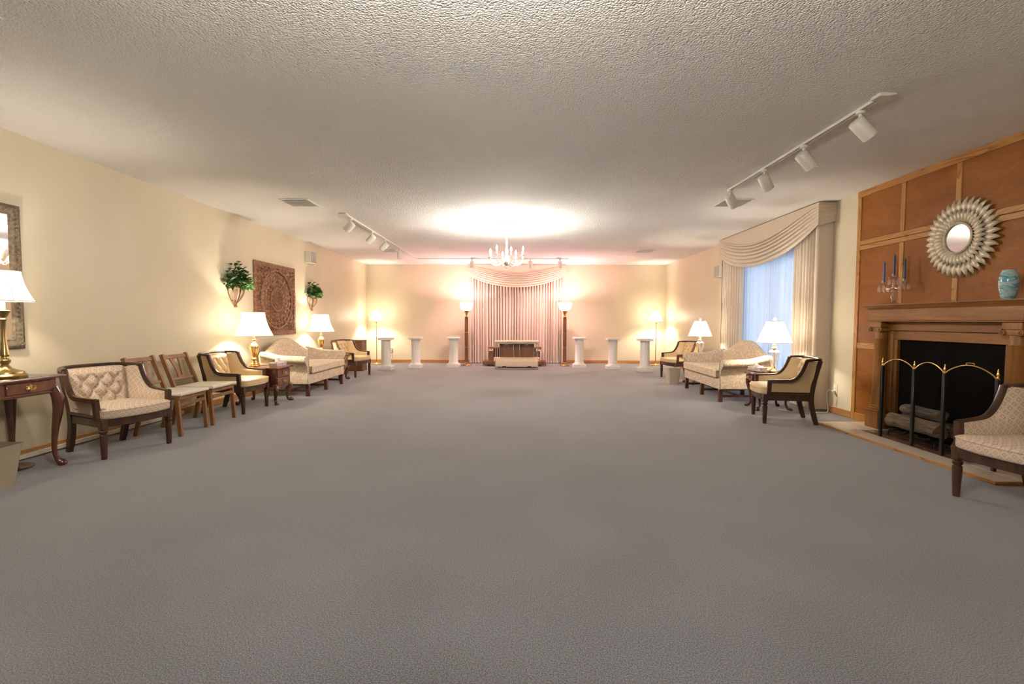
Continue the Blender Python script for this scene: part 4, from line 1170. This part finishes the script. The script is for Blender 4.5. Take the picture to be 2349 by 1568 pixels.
# carved leaves along the frame
mb = MB(); k = 0
for side in range(4):
    Ls = 2*W2 if side % 2 == 0 else 2*H2
    n = int(Ls/.035)
    for i in range(n):
        q = -Ls/2 + (i+.5)*Ls/n
        c = [(q, -H2+.04), (W2-.04, q), (-q, H2-.04), (-W2+.04, -q)][side]
        mb.sphere((c[0], -.034, c[1]), .013, (1.0, .6, 1.0) if i % 2 else (.7, .5, .9), 7, 4)
cl = mb.build('carved_beading', M_mframe, mi); cl['kind'] = 'stuff'

# carved panel in three boards
cp = thing('carved_panel', 'pierced carved wood panel in three boards above the left sofa', 'wall carving', (-HW, 8.01, 1.515), PI/2)
PW, PHh = .68, .595
def relief(x, z):
    """carved height in metres at (x,z); None is a pierced hole"""
    ex, ez = PW-abs(x), PHh-abs(z); e = min(ex, ez)
    if e < .055:                                       # grooved border slats
        q = (z if ex < ez else x)
        return .022 + .006*abs(math.sin(q*PI/.042))
    if e < .068: return .030
    r = math.hypot(x, z*1.03); a = math.atan2(z, x)
    for rr, w in ((.505, .016), (.205, .014), (.150, .007), (.092, .006), (.045, .006)):
        if abs(r-rr) < w: return .034 + .010*math.sqrt(max(0, 1-((r-rr)/w)**2))
    if r < .205:
        n = 8 if r < .092 else (14 if r < .15 else 22)
        return .020 + .012*abs(math.sin(n*a + 14*r))
    if r < .505:
        p = math.sin(12*a + 36*r)*math.sin(12*a - 36*r) + .45*math.sin(26*a+2)*math.sin(60*r) + .30*math.sin(95*x+1)*math.sin(90*z)
        if p < -.50: return None
        return .012 + .020*(p+.50)
    p = math.sin(44*x + 3*math.sin(27*z))*math.sin(46*z + 3*math.sin(29*x)) + .35*math.sin(100*x)*math.sin(95*z)
    if p < -.50: return None
    return .012 + .020*(p+.50)
for bi_ in range(3):
    xa = -PW + bi_*2*PW/3 + .003; xb = -PW + (bi_+1)*2*PW/3 - .003
    nx, nz = 84, 220; mb = MB(); bm = mb.bm; V = {}
    ok = lambda i, j: relief(lerp(xa, xb, (i+.5)/nx), lerp(-PHh, PHh, (j+.5)/nz)) is not None
    keep = [[ok(i, j) for j in range(nz)] for i in range(nx)]
    def vert(i, j, back):
        k = (i, j, back)
        if k not in V:
            x, z = lerp(xa, xb, i/nx), lerp(-PHh, PHh, j/nz); h = relief(max(-PW+.001, min(PW-.001, x)), max(-PHh+.001, min(PHh-.001, z)))
            zz = z
            if j in (0, nz): zz = z + (-.006 if j == 0 else .006)*abs(math.sin(x*PI/.085))
            V[k] = bm.verts.new((x, -.002 if back else -(h or .012), zz))
        return V[k]
    for i in range(nx):
        for j in range(nz):
            if not keep[i][j]: continue
            bm.faces.new([vert(a, b, 0) for a, b in ((i, j), (i+1, j), (i+1, j+1), (i, j+1))])
            for di, dj, e0, e1 in ((-1, 0, (i, j), (i, j+1)), (1, 0, (i+1, j), (i+1, j+1)), (0, -1, (i, j), (i+1, j)), (0, 1, (i, j+1), (i+1, j+1))):
                ii, jj = i+di, j+dj
                if 0 <= ii < nx and 0 <= jj < nz and keep[ii][jj]: continue
                try: bm.faces.new((vert(*e0, 0), vert(*e1, 0), vert(*e1, 1), vert(*e0, 1)))
                except ValueError: pass
    mb.build('carved_board', M_carve, cp, sharp=30)

def make_planter(loc, label, seed, s=1.0):
    t = thing('wall_planter', label, 'wall planter', loc, PI/2, 'wall planters')    # origin at the tip, -y into the room
    r = random.Random(seed)
    half = lambda rad, z, n=14: [(rad*math.cos(PI+PI*j/n), rad*.85*math.sin(PI+PI*j/n)-.004, z) for j in range(n+1)]
    mb = MB()
    A, B_ = half(.158, .235), half(.165, .30)
    mb.rings([A, B_, half(.150, .30), half(.145, .235)], False, False, False, loop=True); mb.build('rim_or_edge_shadow', M_basketw, t)
    for k in range(7):
        a = PI + PI*(k+.02)/6.04
        tab = spline([(.155, 0, .245), (.142, 0, .17), (.10, 0, .095), (.045, 0, .03), (.018, 0, .0)], 4)
        MB().sweep([(p.x*math.cos(a), p.x*.85*math.sin(a)-.004, p.z) for p in tab], [(-.011, -.003), (.011, -.003), (.011, .003), (-.011, .003)], up=(math.cos(a), math.sin(a), .2), scl=[lerp(1, .45, i/(len(tab)-1)) for i in range(len(tab))]).build('rib', M_basketw, t)
    mb = MB(); mb.rings([half(.062, .055), half(.066, .075), half(.058, .075), half(.054, .055)], False, False, False, loop=True); mb.build('hoop', M_basketw, t)
    MB().lathe([(.014, -.03), (.024, -.018), (.018, 0), (.010, .02)], (0, -.026, 0), 12).build('tip', M_basketw, t)
    MB().prism([(.14*math.cos(PI+PI*j/14), .14*.85*math.sin(PI+PI*j/14)-.005) for j in range(15)], lambda a, b, d: (a, b, d), .262, .272).build('soil', M_dwood, t)
    def foliage(name, mat, n, spread, hmin, hmax, size):
        mb = MB(); bm = mb.bm
        for _ in range(n):
            a = r.uniform(PI, 2*PI); k = r.random()**.6
            base = Vector((spread*k*math.cos(a), spread*.75*k*math.sin(a)-.02, lerp(hmin, hmax, r.random()**1.3*(1.15-k*.75))))
            d = Vector((math.cos(a)*r.uniform(.3, 1)+r.uniform(-.4, .4), math.sin(a)*r.uniform(.3, 1)-.1, r.uniform(-.45, .7))).normalized()
            side = d.cross(Vector((r.uniform(-.4, .4), r.uniform(-.4, .4), 1))).normalized(); nrm = side.cross(d).normalized()
            Ln = size*r.uniform(.7, 1.3); w = Ln*r.uniform(.5, .78)
            pts = [(0, 0, 0), (.3, .85, .10), (.65, .8, .10), (1, 0, -.12), (.65, -.8, .10), (.3, -.85, .10)]
            vs = [bm.verts.new(base + d*(q[0]*Ln) + side*(q[1]*w*.5) + nrm*(q[2]*Ln)) for q in pts]
            mid = bm.verts.new(base + d*(.5*Ln) - nrm*(.04*Ln))
            for i in range(6): bm.faces.new((vs[i], vs[(i+1) % 6], mid))
        o = mb.build(name, mat, t, smooth=False); o['kind'] = 'stuff'; return o
    foliage('foliage', M_leaf, 250, .185*s, .25, .25+.29*s, .075)
    foliage('light_foliage', M_leaf2, 90, .20*s, .25, .25+.20*s, .065)
    mb = MB()
    for _ in range(12):
        a = r.uniform(PI, 2*PI); p1 = Vector((.25*math.cos(a), .16*math.sin(a)-.02, .30+r.uniform(0, .22)))
        mb.tube(spline([(0, -.05, .27), (p1.x*.5, p1.y*.5, p1.z*.9), p1], 4), .0025, 4)
    o = mb.build('stem_sprays', M_leaf2, t); o['kind'] = 'stuff'
    return t
make_planter((-HW, 6.83, 1.385), 'green plant in a brown wall planter left of the carved panel', 11, 1.28)
make_planter((-HW, 9.38, 1.385), 'green plant in a brown wall planter right of the carved panel', 12, 1.05)

def make_speaker(loc, rz, label):
    t = thing('wall_speaker', label, 'speaker', loc, rz, 'wall speakers')
    MB().b(-.125, .125, -.115, 0, -.115, .115, .006, 1).build('cabinet', M_track, t)
    MB().b(-.112, .112, -.123, -.115, -.105, .105, .003, 1).build('grille', M_grey, t)
    return t
make_speaker((-HW, 9.28, 2.40), PI/2, 'cream wall speaker high on the left wall')
make_speaker((HW, 9.37, 2.15), -PI/2, 'cream wall speaker half hidden beyond the window drapes')

# outlets
def make_outlet(loc, rz, label, mplate, plug):
    t = thing('wall_outlet', label, 'outlet', loc, rz, 'wall outlets')
    MB().b(-.037, .037, -.006, 0, -.060, .060, .003, 1).build('plate', mplate, t)
    for z in (-.026, .026): MB().b(-.017, .017, -.009, -.005, z-.015, z+.015, .004, 1).build('socket', M_outlet, t)
    if plug: MB().b(-.014, .014, -.042, -.008, -.042, -.012, .004, 1).build('plug', M_outlet, t)
    return t
make_outlet((-3.43, YB, .325), 0, 'brass wall outlet beside the leftmost white pedestal', M_abrass, True)
make_outlet((-1.36, YB, .325), 0, 'ivory wall outlet behind the pedestal beside the left torchiere', M_outlet, False)
make_outlet((HW, 5.985, .31), -PI/2, 'ivory wall outlet between the drapes and the wood panelling', M_outlet, True)
tag(MB().tube(spline([(-3.43, YB-.04, .30), (-3.40, YB-.05, .22), (-3.42, YB-.03, .10), (-3.50, YB-.05, .012), (-3.60, YB-.30, .008)], 6), .004, 6).build('power_cord', M_abrass), 'thin lamp cord hanging from the brass outlet', 'cord')
tag(MB().tube(spline([(HW-.042, 5.985, .285), (HW-.075, 6.00, .30), (HW-.085, 6.02, .24), (HW-.06, 6.03, .10), (HW-.07, 6.02, .012), (HW-.16, 5.985, .010), (HW-.30, 5.99, .010), (3.62, 6.02, .010), (3.50, 6.20, .010)], 6), .004, 6).build('power_cord', M_seatpad), 'ivory lamp cord hanging from the outlet beside the drapes', 'cord')
# dark round tray on the floor under the console
ft = thing('floor_tray', 'dark round tray on the floor under the console table', 'tray', (-3.93, 3.58, 0))
MB().lathe([(.115, 0), (.135, .012), (.140, .016), (.132, .016), (.112, .006)], n=32).build('dish', M_mahogz, ft)

# ================================================================== TRACK LIGHTS
def make_head(label, loc, aim, lit=0):
    """cylinder spotlight hanging under a track; aim is the way it shines"""
    t = thing('track_spotlight', label, 'spotlight', loc, 0, 'ceiling track spotlights')
    MB().lathe([(.028, -.022), (.030, -.02), (.030, -.002), (.026, 0)], n=18).build('adapter', M_track, t)
    MB().tube([(0, 0, -.02), (0, 0, -.062)], .012, 10).build('stem', M_track, t)
    a = Vector(aim).normalized(); c = Vector((0, 0, -.105)) + a*.02
    p0, p1 = c - a*.070, c + a*.085
    sh = MB(); fr = sh.frames([p0, p1], (0, 0, 1)); p, tt, u, w = fr[0]
    R = lambda pp, r: [pp + (u*math.cos(2*PI*j/24) + w*math.sin(2*PI*j/24))*r for j in range(24)]
    sh.rings([R(p0, .046), R(p0+a*.006, .052), R(p1, .052), R(p1, .047), R(p1-a*.05, .045)], True, True, False); sh.build('housing', M_track, t, sharp=50)
    mb = MB(); mb.rings([R(p1-a*.05, .045), R(p1-a*.052, .002)], True, False, True); mb.build('lens', M_dark, t)
    if lit:
        d = bpy.data.lights.new('spot_light', 'SPOT'); d.energy = lit; d.color = PINK; d.shadow_soft_size = .03; d.spot_size = math.radians(105); d.spot_blend = .6
        o = bpy.data.objects.new('spot_light', d); COL.objects.link(o); o.parent = t; o.location = p1 - a*.008
        o.rotation_mode = 'QUATERNION'; o.rotation_quaternion = Vector((0, 0, -1)).rotation_difference(a)
    return t
def make_track(label, pts, feed):
    t = thing('lighting_track', label, 'light track', (0, 0, HC), 0)
    for p0, p1 in zip(pts, pts[1:]):
        d = (Vector(p1)-Vector(p0)).normalized()
        a, b = Vector((*p0, 0)), Vector((*p1, 0)); dd = Vector((d.x, d.y, 0)); nn = Vector((-d.y, d.x, 0))
        sec = [(-.018, 0), (-.018, -.020), (-.006, -.020), (-.006, -.006), (.006, -.006), (.006, -.020), (.018, -.020), (.018, 0)]
        mb = MB(); mb.rings([[q + nn*s_ + Vector((0, 0, z)) for s_, z in sec] for q in (a, b)]); ra = mb.build('rail', M_track, t)
        mb = MB(); mb.rings([[q + nn*s_ + Vector((0, 0, z)) for s_, z in ((-.005, -.0065), (.005, -.0065), (.005, -.009), (-.005, -.009))] for q in (a, b)]); mb.build('slot', M_dark, ra)
    f = Vector((*feed, 0)); MB().b(f.x-.06, f.x+.06, f.y-.045, f.y+.045, -.024, 0, .006, 1).build('feed_plate', M_track, t)
    return t
make_track('straight cream ceiling track on the right side of the room', [(2.49, 3.30), (2.49, 5.56)], (2.50, 3.26))
for y, lb, aim in ((3.46, 'nearest spotlight on the right ceiling track', (.62, .05, -.55)), (4.12, 'second spotlight from the near end of the right ceiling track', (.62, .10, -.58)),
                   (4.76, 'third spotlight from the near end of the right ceiling track', (.50, .25, -.65)), (5.50, 'farthest spotlight on the right ceiling track', (.52, .2, -.72))):
    make_head(lb, (2.49, y, HC-.0212), aim)
make_track('angled cream ceiling track along the left and far side', [(-2.44, 6.78), (-2.44, 11.62), (1.30, 11.62)], (-2.46, 6.78))
for y, lb, aim in ((7.02, 'nearest spotlight on the left ceiling track', (-.62, .15, -.55)), (8.05, 'second spotlight from the near end of the left ceiling track', (-.62, .2, -.55)),
                   (8.85, 'third spotlight from the near end of the left ceiling track', (-.62, .1, -.55)), (9.95, 'downward spotlight near the bend of the left ceiling track', (0, .05, -1))):
    make_head(lb, (-2.44, y, HC-.0212), aim)
for x, lb in ((-1.07, 'spotlight on the far track above the left curtain edge'), (.36, 'spotlight on the far track just right of the chandelier'), (1.09, 'spotlight on the far track above the right curtain edge')):
    make_head(lb, (x, 11.62, HC-.0212), (0, .38, -1), E_SPOT)
